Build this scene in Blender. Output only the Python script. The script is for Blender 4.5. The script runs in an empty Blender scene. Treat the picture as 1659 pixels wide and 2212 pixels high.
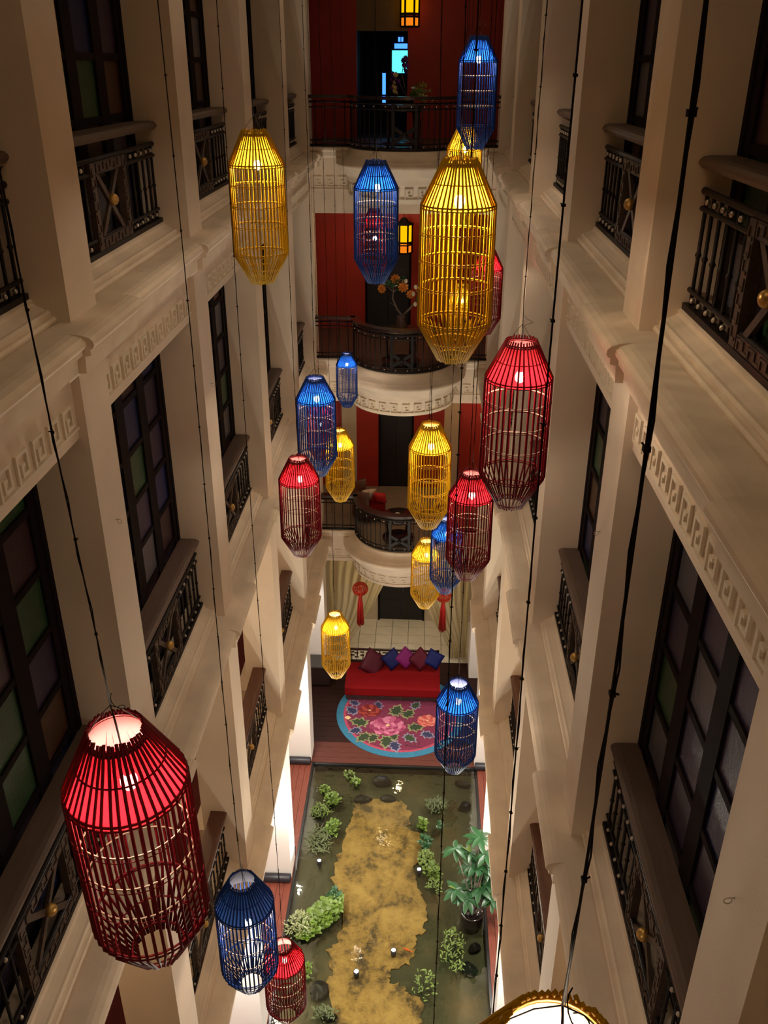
import bpy, bmesh, math, random
from mathutils import Vector, Matrix
random.seed(7)
C = bpy.context.scene.collection
sc = bpy.context.scene
PI = math.pi

# ------------------------------------------------------------------ camera, world, exposure, large lights
EYE = Vector((0.0, 0.0, 15.0))
FPX = 1920.36                       # focal length in pixels of the 1659 x 2212 frame
CR = Vector((0.99894513, 0.04580964, 0.00317726))
CU = Vector((-0.02334924, 0.44714695, 0.8941557))
CF = Vector((-0.03954025, 0.89328667, -0.44774489))
cam_d = bpy.data.cameras.new('camera')
cam_d.sensor_fit = 'VERTICAL'
cam_d.sensor_height = 24.0
cam_d.lens = FPX * 24.0 / 2212.0
cam_d.clip_start = 0.05
cam_d.clip_end = 200
cam = bpy.data.objects.new('camera', cam_d)
C.objects.link(cam)
rot = Matrix((CR, CU, -CF)).transposed()
cam.matrix_world = Matrix.Translation(EYE) @ rot.to_4x4()
sc.camera = cam

world = bpy.data.worlds.new('night')
sc.world = world
world.use_nodes = True
world.node_tree.nodes['Background'].inputs[0].default_value = (0.02, 0.025, 0.05, 1)
world.node_tree.nodes['Background'].inputs[1].default_value = 0.3

sc.view_settings.view_transform = 'Standard'
sc.view_settings.look = 'None'
sc.view_settings.exposure = 0.1
sc.view_settings.gamma = 1.0
sc.view_settings.use_curve_mapping = False
sc.cycles.use_denoising = True
sc.cycles.max_bounces = 8
sc.cycles.diffuse_bounces = 4
sc.cycles.glossy_bounces = 3
sc.cycles.transmission_bounces = 4
sc.cycles.transparent_max_bounces = 24
sc.cycles.sample_clamp_indirect = 4.0
sc.cycles.caustics_reflective = False
sc.cycles.caustics_refractive = False

def lamp(name, kind, loc, power, color, size=0.1, rot=(0, 0, 0), size_y=None, spot=None, blend=0.4):
    d = bpy.data.lights.new(name, kind)
    d.energy = power
    d.color = color
    if kind == 'AREA':
        d.size = size
        if size_y:
            d.shape = 'RECTANGLE'
            d.size_y = size_y
    else:
        d.shadow_soft_size = size
    if kind == 'SPOT':
        d.spot_size = spot
        d.spot_blend = blend
    o = bpy.data.objects.new(name, d)
    C.objects.link(o)
    o.location = loc
    o.rotation_euler = rot
    return o

WARM = (1.0, 0.72, 0.42)
SOFT = (1.0, 0.86, 0.70)
# unseen fill lamps added over the atrium, above the frame, a dim warm wash
for yy in (3.5, 10.5, 17.0):
    lamp('ceiling_fill', 'AREA', (-0.5, yy, 17.6), 14, (1.0, 0.66, 0.40), 2.0)

# ------------------------------------------------------------------ storeys and bays (metres)
ZA, ZB, ZC, ZG = 13.4, 8.7, 4.2, 0.0
XL, XR = -2.46, 1.46
HEAD = 0.87
PER = 3.463
PW = 0.54
def pier_y(k):
    return 6.03 + PER * k            # near face of pier k
PIERS = [-2, -1, 0, 1, 2, 3, 4]
BAYS = [-1, 0, 1, 2, 3]              # bay k lies between pier k-1... named from the near end
def bay_y(k):
    return pier_y(k - 1) + PW, pier_y(k)   # bay k ends at the near face of pier k
BAYS = [0, 1, 2, 3, 4]
BAYN = {0: 'nearest', 1: 'second', 2: 'third', 3: 'fourth', 4: 'farthest'}
SIDES = {'left': (XL, 1.0), 'right': (XR, -1.0)}
ZTOP = 17.8
YEND = 20.0
YBACK = 22.65

def at(px, py, ax, val):
    """the point that the photograph shows at (px, py), on the plane where coordinate ax equals val"""
    r = CF + CR * ((px - 829.5) / FPX) - CU * ((py - 1106.0) / FPX)
    i = 'XYZ'.index(ax)
    t = (val - EYE[i]) / r[i]
    return EYE + r * t

# ------------------------------------------------------------------ materials
def mat(name, color, rough=0.6, metal=0.0, spec=0.5, var=0.0, scale=6.0, bump=0.0, bscale=40.0, coat=0.0, stretch=None):
    m = bpy.data.materials.new(name)
    m.use_nodes = True
    nt = m.node_tree
    b = nt.nodes['Principled BSDF']
    b.inputs['Base Color'].default_value = (*color, 1)
    b.inputs['Roughness'].default_value = rough
    b.inputs['Metallic'].default_value = metal
    b.inputs['Specular IOR Level'].default_value = spec
    b.inputs['Coat Weight'].default_value = coat
    tc = nt.nodes.new('ShaderNodeTexCoord')
    src = tc.outputs['Object']
    if stretch:
        mp = nt.nodes.new('ShaderNodeMapping')
        mp.inputs['Scale'].default_value = stretch
        nt.links.new(src, mp.inputs[0])
        src = mp.outputs[0]
    if var > 0:
        n = nt.nodes.new('ShaderNodeTexNoise')
        n.inputs['Scale'].default_value = scale
        n.inputs['Detail'].default_value = 5
        nt.links.new(src, n.inputs['Vector'])
        r = nt.nodes.new('ShaderNodeValToRGB')
        r.color_ramp.elements[0].position = 0.3
        r.color_ramp.elements[1].position = 0.7
        r.color_ramp.elements[0].color = (*[c * (1 - var) for c in color], 1)
        r.color_ramp.elements[1].color = (*[min(1, c * (1 + var)) for c in color], 1)
        nt.links.new(n.outputs['Fac'], r.inputs[0])
        nt.links.new(r.outputs[0], b.inputs['Base Color'])
    if bump > 0:
        n2 = nt.nodes.new('ShaderNodeTexNoise')
        n2.inputs['Scale'].default_value = bscale
        n2.inputs['Detail'].default_value = 4
        nt.links.new(src, n2.inputs['Vector'])
        bp = nt.nodes.new('ShaderNodeBump')
        bp.inputs['Strength'].default_value = bump
        bp.inputs['Distance'].default_value = 0.01
        nt.links.new(n2.outputs['Fac'], bp.inputs['Height'])
        nt.links.new(bp.outputs[0], b.inputs['Normal'])
    return m

def emit(name, color, strength):
    m = bpy.data.materials.new(name)
    m.use_nodes = True
    nt = m.node_tree
    nt.nodes.clear()
    e = nt.nodes.new('ShaderNodeEmission')
    e.inputs[0].default_value = (*color, 1)
    e.inputs[1].default_value = strength
    o = nt.nodes.new('ShaderNodeOutputMaterial')
    nt.links.new(e.outputs[0], o.inputs[0])
    return m

def film(name, color, clear=0.12, tint=None):
    """thin translucent sheet: scatters the lamp behind it, lets a little straight through"""
    m = bpy.data.materials.new(name)
    m.use_nodes = True
    nt = m.node_tree
    nt.nodes.clear()
    t = nt.nodes.new('ShaderNodeBsdfTranslucent')
    t.inputs[0].default_value = (*color, 1)
    d = nt.nodes.new('ShaderNodeBsdfDiffuse')
    d.inputs[0].default_value = (*[0.72 * c + 0.28 * 0.85 for c in color], 1)
    tr = nt.nodes.new('ShaderNodeBsdfTransparent')
    tr.inputs[0].default_value = (*(tint or [0.12 + 0.88 * c for c in color]), 1)
    a = nt.nodes.new('ShaderNodeMixShader')
    a.inputs[0].default_value = 0.4
    nt.links.new(t.outputs[0], a.inputs[1])
    nt.links.new(d.outputs[0], a.inputs[2])
    b = nt.nodes.new('ShaderNodeMixShader')
    b.inputs[0].default_value = clear
    nt.links.new(a.outputs[0], b.inputs[1])
    nt.links.new(tr.outputs[0], b.inputs[2])
    o = nt.nodes.new('ShaderNodeOutputMaterial')
    nt.links.new(b.outputs[0], o.inputs[0])
    return m

M = {}
M['plaster'] = mat('cream_plaster', (0.76, 0.635, 0.51), 0.8, var=0.06, scale=1.3, bump=0.12, bscale=60)
M['trim'] = mat('cream_moulding', (0.78, 0.665, 0.535), 0.75, var=0.10, scale=2.5, bump=0.10, bscale=50)
M['key'] = mat('cream_relief', (0.76, 0.67, 0.54), 0.75)
M['runner'] = mat('dark_red_runner', (0.075, 0.004, 0.005), 0.9)
M['white'] = mat('white_column', (0.86, 0.82, 0.77), 0.7, bump=0.08, bscale=50)
M['iron'] = mat('dark_iron', (0.012, 0.009, 0.010), 0.55, spec=0.25, var=0.2, scale=30)
M['stud'] = mat('pale_metal', (0.55, 0.50, 0.45), 0.3, metal=0.8)
M['gold'] = mat('gold_knob', (0.55, 0.34, 0.10), 0.35, metal=0.7)
M['bronze'] = mat('bronze_frame', (0.065, 0.042, 0.034), 0.5, metal=0.2, var=0.3, scale=25)
M['rail_grey'] = mat('taupe_rail', (0.125, 0.085, 0.068), 0.55, var=0.12, scale=5, stretch=(8, 1, 8))
M['rail_wood'] = mat('dark_wood_rail', (0.10, 0.038, 0.022), 0.35, var=0.25, scale=5, stretch=(8, 1, 8))
M['frame'] = mat('window_frame', (0.008, 0.005, 0.006), 0.7, spec=0.08, var=0.2, scale=12)
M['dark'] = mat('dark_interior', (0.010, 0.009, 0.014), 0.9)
M['red'] = mat('red_wall', (0.32, 0.016, 0.006), 0.6, var=0.10, scale=1.5, bump=0.1, bscale=30)
M['olive'] = mat('olive_panel', (0.14, 0.09, 0.045), 0.7, var=0.1, scale=3)
M['door'] = mat('black_door', (0.008, 0.006, 0.009), 0.4)
M['beige'] = mat('beige_wall', (0.50, 0.42, 0.30), 0.8, var=0.05, scale=2)
M['tile'] = mat('pale_tile', (0.60, 0.55, 0.43), 0.35, var=0.06, scale=4)
M['grout'] = mat('grout', (0.28, 0.25, 0.19), 0.9)
M['plank'] = mat('red_brown_plank', (0.19, 0.052, 0.033), 0.4, spec=0.3, var=0.22, scale=5, stretch=(10, 1, 10))
M['plankx'] = mat('red_brown_board', (0.10, 0.030, 0.021), 0.5, spec=0.25, var=0.22, scale=5, stretch=(1, 10, 10))
M['stage'] = mat('dark_stage_board', (0.026, 0.009, 0.007), 0.5, spec=0.2, var=0.25, scale=5, stretch=(1, 10, 10))
M['black'] = mat('black_edge', (0.008, 0.008, 0.008), 0.3)
M['leather'] = mat('black_leather', (0.020, 0.019, 0.026), 0.42, bump=0.25, bscale=60)
M['table'] = mat('dark_lacquer', (0.030, 0.016, 0.014), 0.22, coat=0.3)
M['corr'] = mat('maroon_stone_floor', (0.10, 0.055, 0.045), 0.4, var=0.1)
M['corr2'] = mat('dull_stone_floor', (0.26, 0.21, 0.15), 0.5, var=0.08)
M['cable'] = mat('black_cable', (0.010, 0.006, 0.005), 0.7, spec=0.15)
M['soil'] = mat('soil', (0.03, 0.02, 0.012), 0.95, var=0.3, scale=30)

LC = {
    'red': dict(rod=(0.17, 0.003, 0.009), shade=(0.80, 0.010, 0.022)),
    'yellow': dict(rod=(0.62, 0.35, 0.008), shade=(0.92, 0.58, 0.02)),
    'blue': dict(rod=(0.010, 0.045, 0.23), shade=(0.006, 0.085, 0.52)),
}
for k, v in LC.items():
    M['rod_' + k] = mat(k + '_lacquered_cane', v['rod'], 0.55, spec=0.2)
    M['shade_' + k] = film(k + '_film_shade', v['shade'])
M['shade_navy'] = film('navy_film_shade', (0.006, 0.03, 0.13), 0.06)  # blue film darkened so this lampshade looks unlit; the dimness is in its colour
M['shade_white'] = film('cream_film_shade', (0.9, 0.82, 0.6))
M['hoop'] = mat('pale_cane_hoop', (0.34, 0.23, 0.17), 0.5)
M['bulb'] = emit('lit_bulb', (1.0, 0.80, 0.58), 420.0)
M['bulb_strong'] = emit('strong_lit_bulb', (1.0, 0.78, 0.50), 1000.0)

# ------------------------------------------------------------------ mesh helpers
class MB:
    def __init__(self):
        self.v = []
        self.f = []
        self.sm = []
    def add(self, vs, fs, smooth=False):
        n = len(self.v)
        self.v += [tuple(p) for p in vs]
        for f in fs:
            self.f.append([i + n for i in f])
            self.sm.append(smooth)
        return self
    def box(self, x0, x1, y0, y1, z0, z1):
        x0, x1 = min(x0, x1), max(x0, x1)
        y0, y1 = min(y0, y1), max(y0, y1)
        vs = [(x0, y0, z0), (x1, y0, z0), (x1, y1, z0), (x0, y1, z0), (x0, y0, z1), (x1, y0, z1), (x1, y1, z1), (x0, y1, z1)]
        return self.add(vs, [(0, 3, 2, 1), (4, 5, 6, 7), (0, 1, 5, 4), (1, 2, 6, 5), (2, 3, 7, 6), (3, 0, 4, 7)])
    def obox(self, c, ax, ay, az):
        """box with centre c and half-axes as vectors"""
        c, ax, ay, az = map(Vector, (c, ax, ay, az))
        vs = [c + sx * ax + sy * ay + sz * az for sz in (-1, 1) for sx, sy in ((-1, -1), (1, -1), (1, 1), (-1, 1))]
        return self.add(vs, [(0, 3, 2, 1), (4, 5, 6, 7), (0, 1, 5, 4), (1, 2, 6, 5), (2, 3, 7, 6), (3, 0, 4, 7)])
    def extrude_y(self, prof, y0, y1, fx=lambda d: d, smooth=False):
        """closed profile of (d, z) points run along Y"""
        n = len(prof)
        vs = [(fx(d), y0, z) for d, z in prof] + [(fx(d), y1, z) for d, z in prof]
        fs = [(i, (i + 1) % n, n + (i + 1) % n, n + i) for i in range(n)]
        self.add(vs, fs, smooth)
        return self.add(vs, [tuple(range(n)), tuple(range(2 * n - 1, n - 1, -1))])
    def extrude_x(self, prof, x0, x1):
        n = len(prof)
        vs = [(x0, y, z) for y, z in prof] + [(x1, y, z) for y, z in prof]
        fs = [(i, (i + 1) % n, n + (i + 1) % n, n + i) for i in range(n)]
        return self.add(vs, fs + [tuple(range(n)), tuple(range(2 * n - 1, n - 1, -1))])
    def lathe(self, prof, n=24, a0=0.0, a1=2 * PI, cx=0.0, cy=0.0, closed=False, smooth=True):
        full = abs(a1 - a0 - 2 * PI) < 1e-6
        m = n if full else n + 1
        vs = []
        for i in range(m):
            a = a0 + (a1 - a0) * i / n
            for r, z in prof:
                vs.append((cx + r * math.cos(a), cy + r * math.sin(a), z))
        k = len(prof)
        fs = []
        for i in range(n):
            j = (i + 1) % m
            for q in range(k if closed else k - 1):
                p = (q + 1) % k
                fs.append((i * k + q, j * k + q, j * k + p, i * k + p))
        return self.add(vs, fs, smooth)
    def tube(self, pts, r, n=6, cap=True, smooth=True):
        pts = [Vector(p) for p in pts]
        rr = r if isinstance(r, (list, tuple)) else [r] * len(pts)
        vs = []
        prev = None
        for i, p in enumerate(pts):
            t = (pts[min(i + 1, len(pts) - 1)] - pts[max(i - 1, 0)]).normalized()
            ref = prev if prev is not None else (Vector((0, 0, 1)) if abs(t.z) < 0.9 else Vector((1, 0, 0)))
            u = t.cross(ref)
            if u.length < 1e-6:
                u = t.cross(Vector((0, 1, 0)))
            u.normalize()
            w = u.cross(t).normalized()
            prev = w
            for j in range(n):
                a = 2 * PI * j / n
                vs.append(p + (u * math.cos(a) + w * math.sin(a)) * rr[i])
        fs = [(i * n + j, i * n + (j + 1) % n, (i + 1) * n + (j + 1) % n, (i + 1) * n + j) for i in range(len(pts) - 1) for j in range(n)]
        self.add(vs, fs, smooth)
        if cap:
            k = len(pts) - 1
            self.add(vs[:n] + vs[k * n:], [tuple(range(n)), tuple(range(2 * n - 1, n - 1, -1))])
        return self
    def ring(self, R, z, r, n=32, m=5, cx=0.0, cy=0.0):
        return self.lathe([(R + r * math.cos(2 * PI * q / m), z + r * math.sin(2 * PI * q / m)) for q in range(m)], n, closed=True, cx=cx, cy=cy)
    def ball(self, c, r, n=10, m=6, sz=1.0):
        prof = [(max(1e-4, r * math.sin(PI * q / m)), c[2] + sz * r * math.cos(PI * q / m)) for q in range(m + 1)]
        return self.lathe(prof, n, cx=c[0], cy=c[1])
    def poly(self, pts, z0, z1):
        """flat outline of (x, y) points given a thickness"""
        n = len(pts)
        vs = [(x, y, z0) for x, y in pts] + [(x, y, z1) for x, y in pts]
        fs = [(i, (i + 1) % n, n + (i + 1) % n, n + i) for i in range(n)]
        return self.add(vs, fs + [tuple(range(n - 1, -1, -1)), tuple(range(n, 2 * n))])
    def mesh(self, name, m, origin=(0, 0, 0), normals=True):
        me = bpy.data.meshes.new(name)
        ox, oy, oz = origin
        me.from_pydata([(x - ox, y - oy, z - oz) for x, y, z in self.v], [], self.f)
        me.polygons.foreach_set('use_smooth', self.sm)
        if normals:
            bm = bmesh.new()
            bm.from_mesh(me)
            bmesh.ops.remove_doubles(bm, verts=bm.verts, dist=1e-5)
            bmesh.ops.recalc_face_normals(bm, faces=bm.faces)
            bm.to_mesh(me)
            bm.free()
        me.materials.append(m)
        return me
    def build(self, name, m, parent=None, origin=(0, 0, 0), **props):
        return obj(name, self.mesh(name, m, origin), parent, None if parent else origin, **props)

def obj(name, me, parent=None, loc=None, rotz=0.0, **props):
    o = bpy.data.objects.new(name, me)
    C.objects.link(o)
    if parent:
        o.parent = parent
    if loc is not None:
        o.location = loc
    o.rotation_euler = (0, 0, rotz)
    for k, v in props.items():
        o[k] = v
    return o

def empty(name, loc, label, cat=None, group=None, kind=None, rotz=0.0):
    o = bpy.data.objects.new(name, None)
    C.objects.link(o)
    o.location = loc
    o.rotation_euler = (0, 0, rotz)
    o.empty_display_size = 0.1
    o['label'] = label
    if cat:
        o['category'] = cat
    if group:
        o['group'] = group
    if kind:
        o['kind'] = kind
    return o

def copy_tree(o, parent=None):
    c = o.copy()
    C.objects.link(c)
    if parent:
        c.parent = parent
    for ch in list(o.children):
        copy_tree(ch, c)
    return c

# ------------------------------------------------------------------ the two long walls: piers, slabs, cornices
RESS = [(-0.02, 0.0), (0.15, -0.002), (0.19, -0.008), (0.235, -0.024), (0.258, -0.048), (0.262, -0.075), (0.25, -0.096), (0.232, -0.102),
        (0.232, -0.143), (0.19, -0.153), (0.185, -0.268), (0.11, -0.272), (0.085, -0.285), (0.062, -0.315), (0.05, -0.345), (0.02, -0.36), (-0.0, -0.362)]
def cornice_profile(off, back):
    p = [(d + off, z) for d, z in RESS]
    p[0] = (back, 0.0)
    p[-1] = (0.0 + (off if off < -0.001 else 0.0), -0.362)
    p.append((back, -0.362))
    return p
MOULD = [(-0.10, 0.0), (-0.095, 0.02), (-0.105, 0.04), (-0.135, 0.045), (-0.13, 0.065), (-0.145, 0.082), (-0.165, 0.085), (-0.20, 0.10), (-0.235, 0.118),
         (-0.25, 0.13), (-0.245, 0.148), (-0.262, 0.158), (-0.50, 0.158), (-0.50, -0.004)]

def key_mesh():
    b = MB()
    w, h, t, p = 0.024, 0.215, 0.020, 0.205
    def bar(x0, x1, z0, z1):
        b.box(0, t, x0, x1, z0, z1)
    bar(0, w, 0, h)
    bar(w, p - 0.03, h - w, h)
    bar(p - 0.03 - w, p - 0.03, 0.045, h - w)
    bar(0.062, p - 0.03 - w, 0.045, 0.045 + w)
    bar(0.062, 0.062 + w, 0.045 + w, 0.135)
    bar(0.062 + w, 0.062 + 2.2 * w, 0.135 - w, 0.135)
    bar(w, 0.262, 0, 0.018)
    return b.mesh('key_relief', M['key'])
KEYM = key_mesh()
KPITCH = 0.262

trim_n = 0
walls = {}
for side, (xf, sx) in SIDES.items():
    X = lambda d, xf=xf, sx=sx: xf + sx * d
    wall = MB()
    # backing wall behind the windows and the outer walls of the galleries
    wall.box(X(-0.62), X(-0.72), -1.2, YEND, ZB, ZTOP)
    wall.box(X(-2.6), X(-2.7), -1.2, YBACK + 0.2, -0.02, ZB)
    wo = wall.build('wall_' + side, M['beige'], kind='structure', label='cream plastered long wall on the %s of the atrium' % side)
    walls[side] = wo
    for k in PIERS:
        y0 = pier_y(k)
        y1 = y0 + PW if k < 4 else y0 + 0.12
        for zb, zt in ((ZG, ZC - 0.36), (ZC - 0.02, ZB - 0.36), (ZB - 0.02, ZA - 0.36), (ZA - 0.02, ZTOP)):
            bot = zb == ZG
            dd = -0.60
            MB().box(X(0), X(dd), y0, y1 if not (k == 4) else YEND + 0.45, zb, zt).build('pier', M['white'] if bot else M['plaster'], wo)
    for nm, zf in (('top', ZA), ('middle', ZB), ('lower', ZC)):
        # spandrel and slab
        for k in [-1] + BAYS:
            if k == -1:
                y0, y1 = -1.2, pier_y(-2)
            else:
                y0, y1 = bay_y(k)
            deep = -0.62 if zf == ZA else -2.6
            MB().box(X(-0.07), X(deep), y0 - 0.001, y1 + 0.001, zf - HEAD, zf - 0.004).box(X(-0.49), X(deep), y0 - 0.001, y1 + 0.001, zf - 0.01, zf + 0.156).build('spandrel', M['plaster'], wo)
        trim_n += 1
        tr = empty('trim_%d' % trim_n, (xf, 0, zf), 'stepped cream cornice with rounded nose along the %s wall below the %s storey' % (side, nm), kind='structure')
        org = (xf, 0, zf)
        for k in PIERS:
            y0, y1 = pier_y(k), pier_y(k) + PW
            e0, e1 = y0 - 0.31, min(y1 + 0.31, YEND + 0.02)
            MB().extrude_y([(d, z + zf) for d, z in cornice_profile(0.0, -0.085)], e0, e1, X).build('cornice', M['trim'], tr, org)
            n0 = pier_y(k + 1) - 0.31
            if k < 4:
                MB().extrude_y([(d, z + zf) for d, z in cornice_profile(-0.055, -0.08)], e1, n0, X).build('cornice', M['trim'], tr, org)
                MB().extrude_y([(d, z + zf) for d, z in MOULD], y1, pier_y(k + 1), X).build('base_moulding', M['trim'], tr, org)
        if zf == ZA:
            for k in BAYS:
                y0, y1 = bay_y(k)
                n = 11
                s0 = (y0 + y1) / 2 - (n * KPITCH) / 2 + 0.01
                for i in range(n):
                    yy = s0 + i * KPITCH
                    if sx > 0:
                        obj('key_relief', KEYM, tr, (-0.07, yy, -0.79))
                    else:
                        obj('key_relief', KEYM, tr, (0.07, yy + 0.24, -0.79), PI)

# little screw eyes left in the piers
for side, px, py in (('left', 250, 1122), ('left', 455, 828), ('right', 1297, 1148), ('right', 1588, 1940)):
    xf, sx = SIDES[side]
    p = at(px, py, 'X', xf)
    MB().tube([(xf, p.y, p.z)] + [(xf + sx * (0.03 + 0.018 * math.sin(t)), p.y, p.z - 0.018 + 0.018 * math.cos(t)) for t in [0.5 * q for q in range(12)]], 0.003, 5).build('screw_eye', M['stud'], walls[side])

# ceiling, near wall
MB().box(-4, 3, -1.3, YBACK + 0.2, ZTOP, ZTOP + 0.1).build('ceiling', M['beige'], kind='structure', label='flat ceiling high over the atrium')
MB().box(-5.2, 4.2, -1.35, -1.2, -0.2, ZTOP).build('wall_near', M['beige'], kind='structure', label='near end wall behind the viewer')

# ------------------------------------------------------------------ windows
GLASS = {}
def glass(name, col, rough=0.25):
    m = mat('glass_' + name, col, rough, spec=0.3, bump=0.5, bscale=90)
    GLASS[name] = m
glass('green', (0.022, 0.065, 0.030))
glass('purple', (0.030, 0.020, 0.055))
glass('amber', (0.060, 0.025, 0.014))
glass('blue', (0.008, 0.014, 0.075))
glass('frost', (0.10, 0.095, 0.12), 0.2)
glass('plum', (0.040, 0.018, 0.028))
PANE = MB().box(-0.006, 0.006, -0.232, 0.232, -0.222, 0.222)
PANEM = {k: PANE.mesh('pane', GLASS[k]) for k in GLASS}
pattern = ['green', 'purple', 'amber', 'plum', 'purple', 'green', 'frost', 'blue']
win_n = 0
for side, (xf, sx) in SIDES.items():
    for nm, zf in (('top', ZA), ('middle', ZB)):
        z0 = zf + 0.157
        z1 = (ZTOP if zf == ZA else ZA - HEAD)
        rows = 8 if zf == ZA else 7
        hr = (z1 - z0) / rows if zf == ZB else 0.505
        for k in BAYS:
            y0, y1 = bay_y(k)
            win_n += 1
            org = (xf - sx * 0.50, (y0 + y1) / 2, z0)
            w = empty('window_%d' % win_n, org, 'tall dark window of coloured panes, %s bay of the %s wall, %s storey' % (BAYN[k], side, nm), kind='structure')
            fr = MB()
            L = (y1 - y0) / 2
            xs = [-0.03, 0.03]
            zt = z1 - z0
            fr.box(-0.04, 0.04, -L, -L + 0.07, 0, zt)
            fr.box(-0.04, 0.04, L - 0.07, L, 0, zt)
            lw = (2 * L - 0.14) / 4
            for c in range(4):
                yc = -L + 0.07 + lw * (c + 0.5)
                fr.box(-0.03, 0.03, yc - lw / 2, yc - 0.235, 0, zt)
                fr.box(-0.03, 0.03, yc + 0.235, yc + lw / 2, 0, zt)
                for r in range(rows + 1):
                    zz = r * hr
                    fr.box(-0.026, 0.026, yc - 0.236, yc + 0.236, max(0, zz - 0.03), min(zt, zz + 0.03))
            fr.build('window_frame', M['frame'], w)
            rnd = random.Random(win_n * 13 + 1)
            for c in range(4):
                yc = -L + 0.07 + lw * (c + 0.5)
                for r in range(rows):
                    col = pattern[(r * 3 + c * 5 + win_n * 2 + rnd.randint(0, 1)) % len(pattern)]
                    p = obj('pane', PANEM[col], w, (0, yc, (r + 0.5) * hr))
                    p.scale = (1, 1, hr / 0.505)

# ------------------------------------------------------------------ balcony railings along the side walls
L2 = 1.4605
def railing_meshes(railmat):
    out = []
    def add(name, b, m):
        out.append((name, b.mesh(name, m)))
    prof = [(-0.245, 1.055), (-0.232, 1.07), (-0.237, 1.09), (-0.26, 1.108), (-0.30, 1.115), (-0.468, 1.115), (-0.468, 1.04), (-0.29, 1.035), (-0.26, 1.04)]
    add('handrail', MB().extrude_y(prof, -L2, L2), railmat)
    def rail(z, r):
        return MB().tube([(-0.30, -L2, z), (-0.30, L2, z)], r, 8)
    add('top_rail', rail(0.905, 0.024), M['iron'])
    add('middle_rail', rail(0.80, 0.018), M['iron'])
    add('lower_rail', rail(0.285, 0.018), M['iron'])
    add('bottom_rail', MB().box(-0.335, -0.265, -L2, L2, 0.158, 0.20), M['iron'])
    bal = MB().tube([(0, 0, 0.19), (0, 0, 0.50), (0, 0, 0.52), (0, 0, 0.54), (0, 0, 0.905)], [0.013, 0.013, 0.022, 0.013, 0.013], 6).mesh('baluster', M['iron'])
    for s in (-1, 1):
        for y in (0.56, 0.73, 0.90, 1.07, 1.24, 1.39):
            out.append(('baluster', bal, (-0.30, s * y, 0)))
        st = MB()
        for y in (0.645, 0.815, 0.985, 1.155, 1.315):
            for z in (0.853, 0.243):
                st.ball((-0.285, s * y, z), 0.02, 6, 4)
        out.append(('stud_row', st.mesh('stud_row', M['stud']), (0, 0, 0)))
        # panel stiles with key relief
        b = MB().box(-0.335, -0.27, s * 0.36, s * 0.46, 0.20, 0.89)
        for q in range(7):
            z = 0.24 + q * 0.09
            b.box(-0.27, -0.262, s * 0.375, s * 0.445, z, z + 0.018)
            b.box(-0.27, -0.262, s * (0.375 if q % 2 else 0.427), s * (0.393 if q % 2 else 0.445), z, z + 0.07)
        out.append(('panel_stile', b.mesh('panel_stile', M['bronze']), (0, 0, 0)))
        b = MB().obox((-0.30, 0, 0.545), (0.014, 0, 0), (0, 0.36, s * 0.33), (0, 0.018, -s * 0.02))
        out.append(('brace', b.mesh('brace', M['bronze']), (0, 0, 0)))
    for z0, z1 in ((0.80, 0.89), (0.20, 0.285)):
        b = MB().box(-0.33, -0.275, -0.36, 0.36, z0, z1)
        for q in range(7):
            y = -0.33 + q * 0.095
            b.box(-0.275, -0.266, y, y + 0.018, z0 + 0.01, z1 - 0.01)
            zz = z0 + 0.01 if q % 2 else z1 - 0.026
            b.box(-0.275, -0.266, y, y + 0.09, zz, zz + 0.016)
        out.append(('panel_rail', b.mesh('panel_rail', M['bronze']), (0, 0, 0)))
    kb = MB().ball((-0.27, 0, 0.56), 0.052, 14, 8)
    out.append(('gold_knob', kb.mesh('gold_knob', M['gold']), (0, 0, 0)))
    return out
RAILS = {'top': railing_meshes(M['rail_grey']), 'middle': railing_meshes(M['rail_grey']), 'lower': railing_meshes(M['rail_wood'])}
for side, (xf, sx) in SIDES.items():
    for nm, zf in (('top', ZA), ('middle', ZB), ('lower', ZC)):
        for k in BAYS:
            y0, y1 = bay_y(k)
            rt = empty('balcony_railing', (xf, (y0 + y1) / 2, zf),
                       'iron balcony railing with %s handrail and gold knob, %s bay, %s wall, %s storey' % ('brown' if nm == 'lower' else 'taupe', BAYN[k], side, nm),
                       'railing', 'side balcony railings', rotz=0.0 if sx > 0 else PI)
            for part in RAILS[nm]:
                pc = obj(part[0], part[1], brace if part[0] == 'gold_knob' else rt, part[2] if len(part) > 2 else (0, 0, 0))
                if part[0] == 'brace':
                    brace = pc
                if part[0] == 'stud_row':
                    pc['kind'] = 'stuff'

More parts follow.
